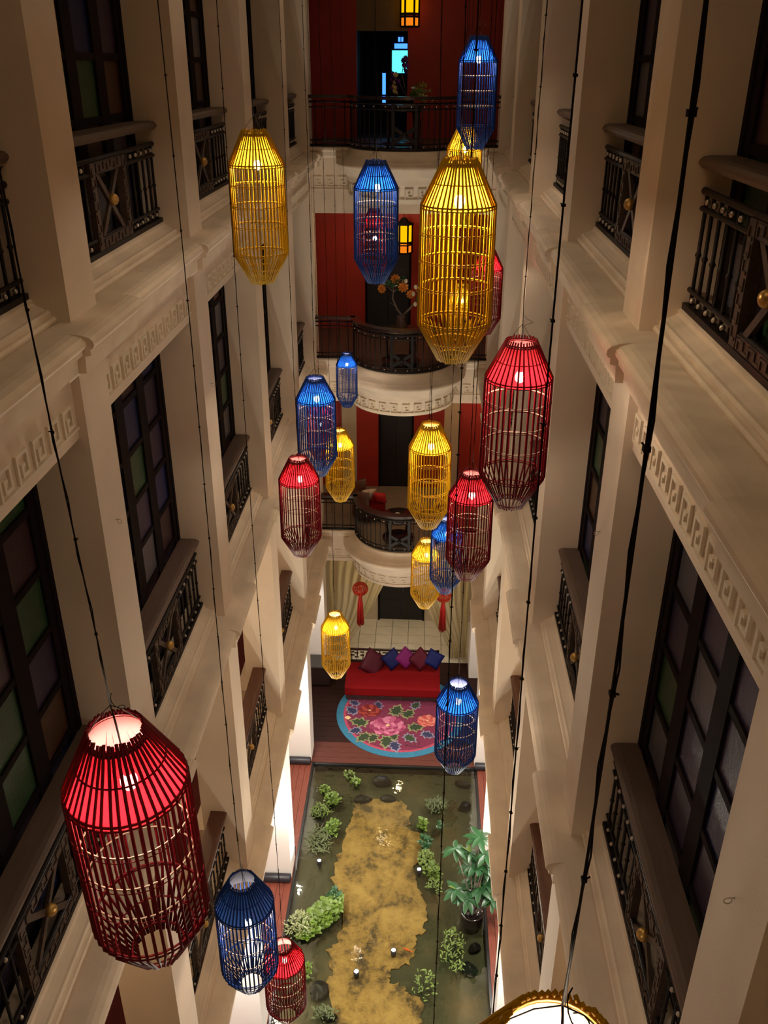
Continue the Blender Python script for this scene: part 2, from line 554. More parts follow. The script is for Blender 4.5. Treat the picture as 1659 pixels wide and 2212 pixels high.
# ------------------------------------------------------------------ the far end: slabs, corridor rooms, round balconies
ENDF = {'top': (13.5, 12.17), 'middle': (8.95, 7.9), 'lower': (4.46, 3.53)}
RC = (-0.46, YEND)
RR = 1.14
XE0, XE1 = -3.6, 2.6
end = empty('wall_end', (0, YEND, 0), 'far end of the atrium with three open corridors above one another', kind='structure')
def endb(b, name, m):
    return b.build(name, m, end, (0, YEND, 0))
for nm, (zf, zb) in ENDF.items():
    endb(MB().box(XE0, XE1, YEND, YBACK, zb, zf), 'slab', M['plaster'])
    endb(MB().box(XL - 0.3, XR + 0.3, YEND + 0.03, YBACK - 0.03, zf, zf + 0.006), 'corridor_floor', M['corr2' if nm == 'lower' else 'corr'])
    endb(MB().lathe([(0.001, zf + 0.006), (1.10, zf + 0.006), (1.10, zf), (0.001, zf)], 40, PI, 2 * PI, RC[0], RC[1] + 0.03), 'corridor_floor', M['corr2' if nm == 'lower' else 'corr'])
    # mouldings on the straight fascia
    for x0, x1 in ((XL, RC[0] - 1.1), (RC[0] + 1.1, XR)):
        prof = [(YEND, zf), (YEND - 0.05, zf), (YEND - 0.09, zf - 0.02), (YEND - 0.10, zf - 0.06), (YEND - 0.06, zf - 0.09), (YEND - 0.055, zf - 0.17), (YEND - 0.03, zf - 0.19), (YEND, zf - 0.22)]
        endb(MB().extrude_x(prof, x0, x1), 'cornice', M['trim'])
        endb(MB().box(x0, x1, YEND - 0.02, YEND, zf - 0.86, zf - 0.83), 'cornice', M['trim'])
        zk = zf - 0.80
        n = int((x1 - x0 - 0.05) / KPITCH)
        for i in range(n):
            obj('key_relief', KEYM, end, (x0 + 0.05 + i * KPITCH, -0.0, zk), -PI / 2)
    # bell of the round balcony
    bell = [(0.0, 0.0), (1.17, 0.0), (1.195, -0.012), (1.20, -0.05), (1.225, -0.105), (1.27, -0.155), (1.33, -0.19), (1.365, -0.20), (1.368, -0.225), (1.40, -0.232), (1.445, -0.255), (1.46, -0.295), (1.445, -0.335),
            (1.40, -0.355), (1.395, -0.40), (1.34, -0.41), (1.335, -0.47), (1.285, -0.48), (1.245, -0.53), (1.22, -0.60), (1.215, -0.63), (1.185, -0.635), (1.185, -0.965), (1.12, -0.99), (0.0, -0.99)]
    endb(MB().lathe([(max(r, 0.001), zf + z) for r, z in bell], 64, PI, 2 * PI, RC[0], RC[1]), 'balcony_base', M['trim'])
    nk = 14
    for i in range(nk):
        a = PI + (i + 0.5) * PI / nk
        obj('key_relief', KEYM, end, (RC[0] + 1.183 * math.cos(a) - 0.115 * -math.sin(a), 1.183 * math.sin(a) - 0.115 * math.cos(a), zf - 0.90), a)
# end piers' inner faces and outer closing walls of the rooms
endb(MB().box(XE0 - 0.1, XE0, YEND, YBACK + 2.2, -0.02, ZTOP), 'side_wall', M['beige'])
endb(MB().box(XE1, XE1 + 0.1, YEND, YBACK + 2.2, -0.02, ZTOP), 'side_wall', M['beige'])
endb(MB().box(XE0, XE1, YBACK + 2.1, YBACK + 2.2, -0.02, ZTOP), 'back_wall', M['dark'])

# back walls of the corridors with their doors
def panel(x0, x1, z0, z1, m, name='wall_panel', dy=0.0):
    return endb(MB().box(x0, x1, YBACK - dy, YBACK + 0.12, z0, z1), name, M[m])
# top storey: open doorway
panel(XE0, -1.66, 13.5, ZTOP, 'red', dy=0.02)
panel(-1.66, -0.50, 15.72, ZTOP, 'olive')
panel(-0.50, XE1, 13.5, ZTOP, 'red', dy=0.02)
endb(MB().box(XE0, XE1, YBACK, YBACK + 2.1, 13.4, 13.5), 'slab', M['dark'])
endb(MB().box(-1.8, -1.7, YBACK + 0.12, YBACK + 2.1, 13.5, 15.9), 'side_wall', M['dark'])
endb(MB().box(0.3, 0.4, YBACK + 0.12, YBACK + 2.1, 13.5, 15.9), 'side_wall', M['dark'])
# middle storey
panel(XE0, -1.50, 8.95, 12.3, 'red', dy=0.02)
panel(-0.34, XE1, 8.95, 12.3, 'red', dy=0.02)
panel(-1.50, -0.34, 11.45, 12.3, 'red')
# lower storey
panel(XE0, -2.16, 4.4, 8.0, 'red')
panel(-2.16, -1.76, 4.4, 8.0, 'beige', dy=0.03)
panel(-1.76, -1.16, 4.4, 8.0, 'red', dy=0.02)
panel(-1.16, -0.20, 6.9, 8.0, 'red')
panel(-0.20, 0.62, 4.4, 8.0, 'red', dy=0.02)
panel(0.62, 1.05, 4.4, 8.0, 'beige', dy=0.03)
panel(1.05, XE1, 4.4, 8.0, 'red')
# ground storey
panel(XE0, -1.17, -0.02, 3.6, 'beige')
panel(0.22, XE1, -0.02, 3.6, 'beige')
panel(-1.17, 0.22, 2.3, 3.6, 'beige')
door_n = 0
def double_door(x0, x1, z0, z1, label):
    global door_n
    door_n += 1
    d = empty('door_%d' % door_n, ((x0 + x1) / 2, YBACK + 0.06, z0), label, kind='structure')
    org = d.location
    xm = (x0 + x1) / 2
    MB().box(x0, x0 + 0.05, YBACK - 0.03, YBACK + 0.10, z0, z1).box(x1 - 0.05, x1, YBACK - 0.03, YBACK + 0.10, z0, z1).box(x0, x1, YBACK - 0.03, YBACK + 0.10, z1 - 0.05, z1).build('door_frame', M['frame'], d, org)
    for a, b in ((x0 + 0.05, xm), (xm, x1 - 0.05)):
        lf = MB().box(a + 0.004, b - 0.004, YBACK + 0.03, YBACK + 0.07, z0, z1 - 0.05)
        h = z1 - z0
        for u, v in ((0.06, 0.30), (0.36, 0.62), (0.68, 0.93)):
            lf.box(a + 0.08, b - 0.08, YBACK + 0.02, YBACK + 0.03, z0 + u * h, z0 + v * h)
        leaf_ = lf.build('door_leaf', M['door'], d, org)
        s = -1 if b == xm else 1
        MB().tube([(xm + s * 0.05, YBACK + 0.0, z0 + 1.0), (xm + s * 0.05, YBACK + 0.0, z0 + 1.16)], 0.012, 6).build('door_handle', M['bronze'], leaf_, org)
double_door(-1.50, -0.34, 8.95, 11.45, 'black double door in the red wall behind the middle round balcony')
double_door(-1.16, -0.20, 4.46, 6.9, 'black double door between red and beige panels behind the lowest round balcony')
double_door(-1.17, 0.22, 0.0, 2.3, 'wide black double door behind the tied cream curtains on the ground floor')

# lit windows seen through the open top doorway
M['cyan'] = emit('cyan_lit_glass', (0.10, 0.85, 0.95), 1.6)
M['bluelit'] = emit('blue_lit_glass', (0.05, 0.22, 1.0), 2.2)
win_n += 1
cw = empty('window_%d' % win_n, at(862, 115, 'Y', YBACK + 1.9), 'cyan lit window glimpsed through the open doorway of the top storey', kind='structure')
o = cw.location.copy()
def wq(x0, y0, x1, y1, name, m, yy=YBACK + 1.9, th=0.02):
    a, b = at(x0, y0, 'Y', yy), at(x1, y1, 'Y', yy)
    MB().box(a.x, b.x, yy, yy + th, b.z, a.z).build(name, m, cw, o)
wq(847, 109, 880, 158, 'pane', M['cyan'])
wq(852, 94, 880, 105, 'pane', M['bluelit'])
wq(860, 80, 865, 90, 'pane', M['bluelit'])
wq(867, 80, 871, 90, 'pane', M['bluelit'])
MB().box(o.x - 0.22, o.x + 0.28, YBACK + 1.93, YBACK + 1.98, o.z - 0.6, o.z + 0.55).build('window_frame', M['frame'], cw, o)
a, b = at(826, 158, 'Y', YBACK + 0.6), at(833, 204, 'Y', YBACK + 0.6)
bl = MB().box(a.x, b.x, YBACK + 0.6, YBACK + 0.64, b.z, a.z).box(a.x, b.x, YBACK + 0.6, YBACK + 0.64, b.z - 0.22, b.z - 0.12)
tl = bl.build('light_tube', M['bluelit'], None, (a.x, YBACK + 0.6, b.z - 0.22), label='blue glowing upright light strip inside the open top doorway', category='light')

# end balcony railings
def arc(r, z, n=40, a0=PI, a1=2 * PI):
    return [(RC[0] + r * math.cos(a0 + (a1 - a0) * i / n), RC[1] + r * math.sin(a0 + (a1 - a0) * i / n), z) for i in range(n + 1)]
def strip_profile(b, r0, r1, z0, z1, n=40):
    b.lathe([(r0, z0), (r1, z0), (r1, z1), (r0, z1)], n, PI, 2 * PI, RC[0], RC[1], closed=True, smooth=False)
    return b
BALM = MB().tube([(0, 0, 0.03), (0, 0, 0.90)], 0.0115, 6).mesh('baluster', M['iron'])
for nm, (zf, zb) in ENDF.items():
    org = Vector((RC[0], RC[1], zf))
    word = {'top': 'topmost', 'middle': 'middle', 'lower': 'lowest'}[nm]
    er = empty('round_balcony_railing', org, 'black iron railing bowed around the %s balcony at the far end' % word, 'railing', 'bowed railings at the far end')
    def rb(name, b, m):
        b.build(name, m, er, org)
    y = YEND - 0.03
    x0, x1, xa, xb = XL, XR, RC[0] - RR, RC[0] + RR
    for name, z, r in (('bottom_rail', 0.035, 0.028), ('lower_rail', 0.13, 0.014), ('middle_rail', 0.76, 0.014), ('top_rail', 0.86, 0.02)):
        b = MB().tube(arc(RR, zf + z), r, 6)
        b.tube([(x0, y, zf + z), (xa, y, zf + z)], r, 6).tube([(xb, y, zf + z), (x1, y, zf + z)], r, 6)
        rb(name, b, M['iron'])
    b = MB()
    strip_profile(b, RR - 0.13, RR + 0.06, zf + 0.93, zf + 0.99)
    b.box(x0, xa + 0.05, y - 0.09, y + 0.09, zf + 0.93, zf + 0.99).box(xb - 0.05, x1, y - 0.09, y + 0.09, zf + 0.93, zf + 0.99)
    rb('handrail', b, M['table'])
    nb = 26
    for i in range(nb):
        a = PI + (i + 0.5) * PI / nb
        if abs(a - 1.5 * PI) < 0.19:
            continue
        obj('baluster', BALM, er, (RR * math.cos(a), RR * math.sin(a), 0))
    for i in range(4):
        obj('baluster', BALM, er, (x0 + (i + 0.6) * (xa - x0) / 4.2 - org.x, -0.03, 0))
        obj('baluster', BALM, er, (xb + (i + 0.4) * (x1 - xb) / 4.2 - org.x, -0.03, 0))
    st = MB()
    for i in range(14):
        a = PI + (i + 0.5) * PI / 14
        for z in (0.81, 0.08):
            st.ball((org.x + (RR + 0.01) * math.cos(a), org.y + (RR + 0.01) * math.sin(a), zf + z), 0.018, 6, 4)
    st.build('stud_row', M['stud'], er, org, kind='stuff')
    # front panel with crossed braces and rosette
    for s in (-1, 1):
        a = 1.5 * PI + s * 0.2
        rb('panel_stile', MB().obox((org.x + RR * math.cos(a), org.y + RR * math.sin(a), zf + 0.45), (0.03, 0, 0), (0, 0.02, 0), (0, 0, 0.40)), M['iron'])
        rb('brace', MB().obox((org.x, org.y - RR + 0.01, zf + 0.30), (0.21, 0, s * 0.13), (0, 0.012, 0), (-0.02 * s, 0, 0.03)), M['iron'])
    rb('rosette', MB().ball((org.x, org.y - RR, zf + 0.30), 0.05, 12, 6), M['iron'])

# ------------------------------------------------------------------ ground storey: pond, decks, stage, tiles
PX0, PX1, PY0, PY1 = -2.39, 1.47, 1.5, 16.33
def algae_material():
    m = bpy.data.materials.new('pond_bed')
    m.use_nodes = True
    nt = m.node_tree
    b = nt.nodes['Principled BSDF']
    tc = nt.nodes.new('ShaderNodeTexCoord')
    n = nt.nodes.new('ShaderNodeTexNoise')
    n.inputs['Scale'].default_value = 1.1
    n.inputs['Detail'].default_value = 8
    nt.links.new(tc.outputs['Object'], n.inputs['Vector'])
    r = nt.nodes.new('ShaderNodeValToRGB')
    e = r.color_ramp.elements
    e[0].position = 0.36
    e[0].color = (0.036, 0.036, 0.014, 1)
    e[1].position = 0.72
    e[1].color = (0.13, 0.085, 0.036, 1)
    x = e.new(0.55)
    x.color = (0.056, 0.050, 0.020, 1)
    nt.links.new(n.outputs['Fac'], r.inputs[0])
    nt.links.new(r.outputs[0], b.inputs['Base Color'])
    b.inputs['Roughness'].default_value = 0.8
    return m
def sand_material():
    m = bpy.data.materials.new('golden_gravel')
    m.use_nodes = True
    nt = m.node_tree
    b = nt.nodes['Principled BSDF']
    tc = nt.nodes.new('ShaderNodeTexCoord')
    n = nt.nodes.new('ShaderNodeTexNoise')
    n.inputs['Scale'].default_value = 4.5
    n.inputs['Detail'].default_value = 15
    n.inputs['Roughness'].default_value = 0.85
    nt.links.new(tc.outputs['Object'], n.inputs['Vector'])
    r = nt.nodes.new('ShaderNodeValToRGB')
    e = r.color_ramp.elements
    e[0].position = 0.43
    e[0].color = (0.07, 0.045, 0.02, 1)
    e[1].position = 0.60
    e[1].color = (0.44, 0.27, 0.082, 1)
    x = e.new(0.51)
    x.color = (0.31, 0.18, 0.052, 1)
    nb = nt.nodes.new('ShaderNodeTexNoise')
    nb.inputs['Scale'].default_value = 1.7
    nb.inputs['Detail'].default_value = 8
    nt.links.new(tc.outputs['Object'], nb.inputs['Vector'])
    mm = nt.nodes.new('ShaderNodeMath')
    mm.operation = 'MULTIPLY_ADD'
    mm.inputs[1].default_value = 0.42
    nt.links.new(nb.outputs['Fac'], mm.inputs[0])
    ms = nt.nodes.new('ShaderNodeMath')
    ms.operation = 'MULTIPLY_ADD'
    ms.inputs[1].default_value = 0.75
    ms.inputs[2].default_value = -0.065
    nt.links.new(n.outputs['Fac'], ms.inputs[0])
    nt.links.new(ms.outputs[0], mm.inputs[2])
    nt.links.new(mm.outputs[0], r.inputs[0])
    nt.links.new(r.outputs[0], b.inputs['Base Color'])
    n2 = nt.nodes.new('ShaderNodeTexNoise')
    n2.inputs['Scale'].default_value = 45
    nt.links.new(tc.outputs['Object'], n2.inputs['Vector'])
    bp = nt.nodes.new('ShaderNodeBump')
    bp.inputs['Strength'].default_value = 0.6
    bp.inputs['Distance'].default_value = 0.02
    nt.links.new(n2.outputs['Fac'], bp.inputs['Height'])
    nt.links.new(bp.outputs[0], b.inputs['Normal'])
    b.inputs['Roughness'].default_value = 0.85
    return m
def water_material():
    m = bpy.data.materials.new('still_water')
    m.use_nodes = True
    nt = m.node_tree
    nt.nodes.clear()
    tr = nt.nodes.new('ShaderNodeBsdfTransparent')
    tr.inputs[0].default_value = (0.93, 0.95, 0.88, 1)
    gl = nt.nodes.new('ShaderNodeBsdfGlossy')
    gl.inputs['Roughness'].default_value = 0.03
    fr = nt.nodes.new('ShaderNodeFresnel')
    fr.inputs['IOR'].default_value = 1.33
    mx = nt.nodes.new('ShaderNodeMixShader')
    tc = nt.nodes.new('ShaderNodeTexCoord')
    n = nt.nodes.new('ShaderNodeTexNoise')
    n.inputs['Scale'].default_value = 5
    nt.links.new(tc.outputs['Object'], n.inputs['Vector'])
    bp = nt.nodes.new('ShaderNodeBump')
    bp.inputs['Strength'].default_value = 0.08
    bp.inputs['Distance'].default_value = 0.05
    nt.links.new(n.outputs['Fac'], bp.inputs['Height'])
    nt.links.new(bp.outputs[0], gl.inputs['Normal'])
    nt.links.new(fr.outputs[0], mx.inputs[0])
    nt.links.new(tr.outputs[0], mx.inputs[1])
    nt.links.new(gl.outputs[0], mx.inputs[2])
    o = nt.nodes.new('ShaderNodeOutputMaterial')
    nt.links.new(mx.outputs[0], o.inputs[0])
    return m
M['bed'] = algae_material()
M['sand'] = sand_material()
M['water'] = water_material()
ZW, ZBED = -0.045, -0.24
fl = empty('floor', (0, 0, 0), 'ground floor of the atrium around the sunken pond', kind='structure')
MB().box(PX0 - 0.06, PX1 + 0.06, PY0, PY1 + 0.05, ZBED - 0.1, ZBED).build('pond_bed', M['bed'], fl)
MB().box(PX0, PX1, PY0, PY1, ZW - 0.004, ZW).build('pond_water', M['water'], None, (0, 0, ZW), kind='stuff', label='still shallow water of the long fish pond')
# gravel bank in the middle of the pond
S = 0.9091
edge = [(-0.92, 17.0), (-0.5, 17.0), (-0.2, 16.9), (-0.033, 16.50), (-0.12, 16.1), (0.208, 15.86), (0.2, 15.2), (0.08, 14.8), (0.113, 14.46), (0.27, 14.2), (0.367, 13.63), (0.30, 13.2), (0.12, 12.95), (0.139, 12.65),
        (0.0, 12.4), (-0.405, 12.22), (-0.42, 12.0), (-0.1, 11.85), (0.05, 11.7), (0.30, 11.5), (0.28, 11.2), (0.1, 10.9), (0.2, 10.4), (0.0, 9.8), (0.1, 9.0), (-1.3, 9.0), (-1.5, 10.0), (-1.42, 11.02), (-1.63, 11.81), (-1.60, 12.2), (-1.746, 12.63), (-1.5, 12.9),
        (-1.49, 13.34), (-1.53, 13.9), (-1.80, 14.5), (-1.80, 14.9), (-1.62, 15.5), (-1.594, 15.97), (-1.45, 16.4), (-1.50, 16.80), (-1.2, 16.85)]
pts = []
rnd = random.Random(3)
for i in range(len(edge)):
    a, b = Vector(edge[i]), Vector(edge[(i + 1) % len(edge)])
    for q in range(5):
        p = a.lerp(b, q / 5) * S
        pts.append((p.x + rnd.uniform(-0.06, 0.06), p.y + rnd.uniform(-0.06, 0.06)))
cx = sum(p[0] for p in pts) / len(pts)
b = MB()
n = len(pts)
b.poly(pts, ZBED - 0.002, ZBED + 0.03)
b.build('gravel_bank', M['sand'], None, (cx, 12.5, ZBED), kind='stuff', label='irregular bank of golden gravel lying along the middle of the pond')
# curb and decks
def planks(name, x0, x1, y0, y1, z0, z1, width, along, m, parent, gap=0.006):
    span = (x1 - x0) if along == 'y' else (y1 - y0)
    n = max(1, round(span / width))
    w = span / n
    for i in range(n):
        dz = random.uniform(-0.002, 0.002)
        if along == 'y':
            MB().box(x0 + i * w + gap / 2, x0 + (i + 1) * w - gap / 2, y0, y1, z0, z1 + dz).build(name, m, parent)
        else:
            MB().box(x0, x1, y0 + i * w + gap / 2, y0 + (i + 1) * w - gap / 2, z0, z1 + dz).build(name, m, parent)
for s, x in (('left', PX0), ('right', PX1)):
    q = -1 if s == 'left' else 1
    MB().box(x, x + q * 0.05, PY0, PY1 + 0.05, ZBED - 0.1, 0.003).build('pond_curb', M['black'], fl)
    xa = x + q * 0.05
    xb = x + q * 2.75
    planks('deck_plank', min(xa, xb), max(xa, xb), PY0, PY1 + 0.05, -0.06, 0.0, 0.14, 'y', M['plank'], fl)
MB().box(PX0 - 0.06, PX1 + 0.06, PY1, PY1 + 0.06, ZBED - 0.1, -0.01).build('pond_curb', M['black'], fl)
MB().box(-5.2, 4.3, -1.2, 23, -0.5, -0.44).build('floor_slab', M['grout'], fl)
MB().box(-5.2, PX0 - 0.06, -1.2, 23, -0.44, -0.07).build('floor_slab', M['grout'], fl)
MB().box(PX1 + 0.06, 4.3, -1.2, 23, -0.44, -0.07).build('floor_slab', M['grout'], fl)
MB().box(PX0 - 0.06, PX1 + 0.06, PY1 + 0.06, 23, -0.44, -0.07).build('floor_slab', M['grout'], fl)
planks('stage_border_board', -2.5, 1.6, PY1 + 0.06, 17.12, -0.06, 0.0, 0.19, 'x', M['plankx'], fl)
planks('stage_board', -3.6, 2.6, 17.12, 20.55, -0.06, 0.0, 0.19, 'x', M['stage'], fl)
# pale tiles of the room beyond
tl = MB().box(0.006, 0.474, 0.006, 0.474, -0.06, 0.0).mesh('floor_tile', M['tile'])
for i in range(13):
    for j in range(5):
        obj('floor_tile', tl, fl, (-3.6 + i * 0.48, 20.55 + j * 0.43, random.uniform(-0.001, 0.001))).scale = (1, 0.43 / 0.48, 1)

# galleries on the lower storey
for side, (xf, sx) in SIDES.items():
    X = lambda d: xf + sx * d
    run = MB().box(X(-0.95), X(-1.35), 0, 19.8, ZC + 0.157, ZC + 0.165)
    run.build('runner_carpet', M['runner'], None, (X(-1.15), 10, ZC + 0.157), label='long dark red runner on the floor of the %s lower gallery' % side, category='carpet')

# ------------------------------------------------------------------ ground storey lamps and column bolsters
M['lens'] = emit('lit_lamp_lens', (1.0, 0.92, 0.84), 60.0)
M['steel'] = mat('brushed_metal', (0.45, 0.43, 0.41), 0.35, metal=0.8)
dl_ring = MB().lathe([(0.045, 0.0), (0.06, 0.0), (0.06, 0.04), (0.045, 0.04)], 16, closed=True).mesh('lamp_rim', M['steel'])
dl_lens = MB().lathe([(0.0, 0.01), (0.045, 0.01)], 16).mesh('lamp_lens', M['lens'])
for side, (xf, sx) in SIDES.items():
    for k in BAYS:
        y0, y1 = bay_y(k)
        for q, w1 in ((-0.5, 'nearer'), (0.5, 'farther')):
            p = (xf - sx * 0.34, (y0 + y1) / 2 + q, ZC - HEAD - 0.045)
            t = empty('downlight', p, 'small round soffit lamp, %s of two, %s bay under the %s wall' % (w1, BAYN[k], side), 'lamp', 'soffit lamps above the pond edge')
            obj('lamp_rim', dl_ring, t)
            obj('lamp_lens', dl_lens, t)
            lamp('soffit_light', 'SPOT', (p[0], p[1], p[2] - 0.02), 55 if k == 4 else 180, (1.0, 0.92, 0.84), 0.05, (0, -sx * 0.12, 0), spot=2.7, blend=0.6)
    for k in PIERS[1:]:
        for q, word in ((-1, 'near'), (1, 'far')):
            if k == 4:
                continue
            y = pier_y(k) - 0.092 if q < 0 else pier_y(k) + PW + 0.092
            org = (xf - sx * 0.29, y, 0.0)
            r = 0.09
            L = 0.285
            prof = [(0.0, -L), (r - 0.02, -L), (r - 0.005, -L + 0.006), (r, -L + 0.02), (r, L - 0.02), (r - 0.005, L - 0.006), (r - 0.02, L), (0.0, L)]
            b = MB()
            vs = []
            nn = 20
            for i in range(nn):
                a = 2 * PI * i / nn
                for rr, z in prof:
                    vs.append((org[0] + z, org[1] + rr * math.cos(a), 0.09 + rr * math.sin(a)))
            kk = len(prof)
            b.add(vs, [(i * kk + j, ((i + 1) % nn) * kk + j, ((i + 1) % nn) * kk + j + 1, i * kk + j + 1) for i in range(nn) for j in range(kk - 1)], True)
            names = {-1: 'first', 0: 'second', 1: 'third', 2: 'fourth', 3: 'fifth', 4: 'sixth'}
            b.build('column_bolster', M['leather'], None, org, label='black leather bolster, %s foot of the %s column, %s deck' % (word, names[k], side), category='bolster', group='bolsters at the column feet')

# invented uplights added in the pond to light the walls from below
up_body = MB().lathe([(0.001, 0.0), (0.05, 0.0), (0.055, 0.10), (0.05, 0.16), (0.042, 0.16), (0.038, 0.145), (0.001, 0.145)], 16).mesh('lamp_body', M['leather'])
up_lens = MB().lathe([(0.001, 0.147), (0.038, 0.147)], 16).mesh('lamp_lens', M['lens'])
for i, (px, py, lab) in enumerate(((905, 1887, 'small added pond uplight beside the lime clump right of the gravel bank'), (850, 2062, 'small added pond uplight on the right side of the lower gravel bank'),
                                   (770, 2108, 'small added pond uplight on the left side of the lower gravel bank'), (690, 1868, 'small added pond uplight left of the gravel bank, near the column'), (829, 2420, 'small added pond uplight nearest the viewer, below the frame'))):
    p = at(px, py, 'Z', ZBED + 0.1)
    t = empty('added_pond_uplight', (p.x, p.y, ZBED + 0.08), lab, 'lamp', 'uplights added in the pond')
    obj('lamp_body', up_body, t)
    obj('lamp_lens', up_lens, t)
    MB().tube([(0, 0, -0.09), (0, 0, 0.02)], 0.02, 8).build('spike', M['leather'], t)
    lamp('added_pond_light', 'SPOT', (p.x, p.y, ZBED + 0.25), 480, (1.0, 0.93, 0.76), 0.05, (PI + (-0.12 if i < 4 else 0.0), 0, 0), spot=2.3, blend=0.8)

# ------------------------------------------------------------------ hanging bamboo cage lanterns
PROF = [(0.094, 0.600), (0.222, 0.345), (0.226, -0.360), (0.092, -0.600)]
def rod_mesh(color, r):
    b = MB()
    pts = [(x, 0, z) for x, z in PROF]
    b.tube(pts, r, 4, True, True)
    return b.mesh('rod', M['rod_' + color])
LM = {}
for c in LC:
    d = {}
    d['rod'] = rod_mesh(c, 0.0063)
    d['band'] = {}
    def ringm(name, R, z, r, m):
        return (name, MB().ring(R, z, r, 32, 5).mesh(name, m))
    rm = M['rod_' + c]
    d['rings'] = [ringm('ring', 0.104, 0.572, 0.007, rm), ringm('ring', 0.108, 0.560, 0.006, rm), ringm('ring', 0.160, 0.464, 0.004, rm),
                  ringm('ring', 0.221, 0.345, 0.006, rm), ringm('ring', 0.224, 0.328, 0.004, rm)]
    for z in (0.19, 0.03, -0.13):
        d['rings'].append(ringm('hoop', 0.2185, z, 0.0042, M['hoop'] if c != 'yellow' else rm))
        d['rings'].append(ringm('ring', 0.229, z - 0.012, 0.0022, rm))
    d['rings'] += [ringm('ring', 0.2195, -0.345, 0.005, rm), ringm('ring', 0.222, -0.362, 0.004, rm), ringm('ring', 0.158, -0.478, 0.004, rm), ringm('ring', 0.106, -0.572, 0.006, rm)]
    d['shade'] = MB().lathe([(0.100, 0.562), (0.158, 0.456), (0.213, 0.350), (0.214, 0.325)], 36).mesh('shade', M['shade_' + c])
    LM[c] = d
BULB = MB().ball((0, 0, 0), 0.032, 14, 10, 1.25).mesh('bulb', M['bulb'])
BULBS = MB().ball((0, 0, 0), 0.032, 14, 10, 1.25).mesh('bulb', M['bulb_strong'])
SOCK = MB().lathe([(0.0, 0.085), (0.014, 0.085), (0.016, 0.035), (0.0, 0.035)], 10).mesh('socket', M['cable'])

def lantern(color, loc, label, bulb=0.34, cable_r=0.0028, rods=44, tilt=(0, 0), wob=0.006, seed=0, strong=False, ties=True, shade=None):
    rnd = random.Random(seed * 17 + 5)
    o = empty('bamboo_lantern', loc, label, 'lantern', 'bamboo cage lanterns hung in the atrium')
    d = LM[color]
    o.rotation_euler = (tilt[0], tilt[1], rnd.uniform(0, 1))
    for i in range(rods):
        obj('rod', d['rod'], o, (0, 0, rnd.uniform(-0.006, 0.006)), 2 * PI * i / rods + rnd.uniform(-0.012, 0.012))
    for nmr, me in d['rings']:
        obj(nmr, me, o)
    sh = obj('shade', d['shade'], o)
    if shade:
        sh.data = d['shade'].copy()
        sh.data.materials[0] = M[shade]
    s = obj('bulb', BULBS if strong else BULB, o, (0.012, 0, bulb))
    obj('socket', SOCK, s, (0, 0, 0))
    top = ZTOP - loc[2]
    b = MB()
    n = 24
    ph = rnd.uniform(0, 6)
    cp = [(wob * math.sin(ph + 9 * i / n) * (1 if 0 < i < n else 0), wob * math.cos(ph * 2 + 7 * i / n) * (1 if 0 < i < n else 0), 0.70 + (top - 0.70) * i / n) for i in range(n + 1)]
    b.tube(cp, cable_r, 5)
    cp2 = [(x + cable_r * 1.7 * math.cos(3.0 * i), y + cable_r * 1.7 * math.sin(3.0 * i), z) for i, (x, y, z) in enumerate(cp)]
    b.tube(cp2, cable_r * 0.6, 4)
    if ties:
        zz = 1.0
        while zz < top - 0.1:
            i = (zz - 0.70) / (top - 0.70) * n
            j = min(n - 1, int(i))
            p = Vector(cp[j]).lerp(Vector(cp[j + 1]), i - j)
            b.obox(p, (cable_r * 1.6, 0, 0), (0, cable_r * 1.6, 0), (0, 0, cable_r * 1.3))
            a = rnd.uniform(0, 6)
            b.tube([p, p + Vector((cable_r * 3.6 * math.cos(a), cable_r * 3.6 * math.sin(a), 0.004))], cable_r * 0.7, 4)
            zz += 0.36
    cb = b.build('cable', M['cable'], o)
    b = MB()
    for q in range(3):
        a = 2 * PI * q / 3 + 0.4
        b.tube([(0, 0, 0.70), (0.05 * math.cos(a), 0.05 * math.sin(a), 0.645), (0.101 * math.cos(a), 0.101 * math.sin(a), 0.566)], 0.0016, 4)
    b.tube([(0.02 * math.sin(t) + 0.02, 0.03 * math.cos(t) - 0.03, 0.68 + 0.012 * t) for t in [0.45 * q for q in range(14)]], 0.0014, 4)
    b.tube([(0, 0, 0.70), (0.008, 0.004, 0.62), (0.012, 0, bulb + 0.08)], 0.0026, 5)
    b.build('hanging_wires', M['cable'], cb)
    return o

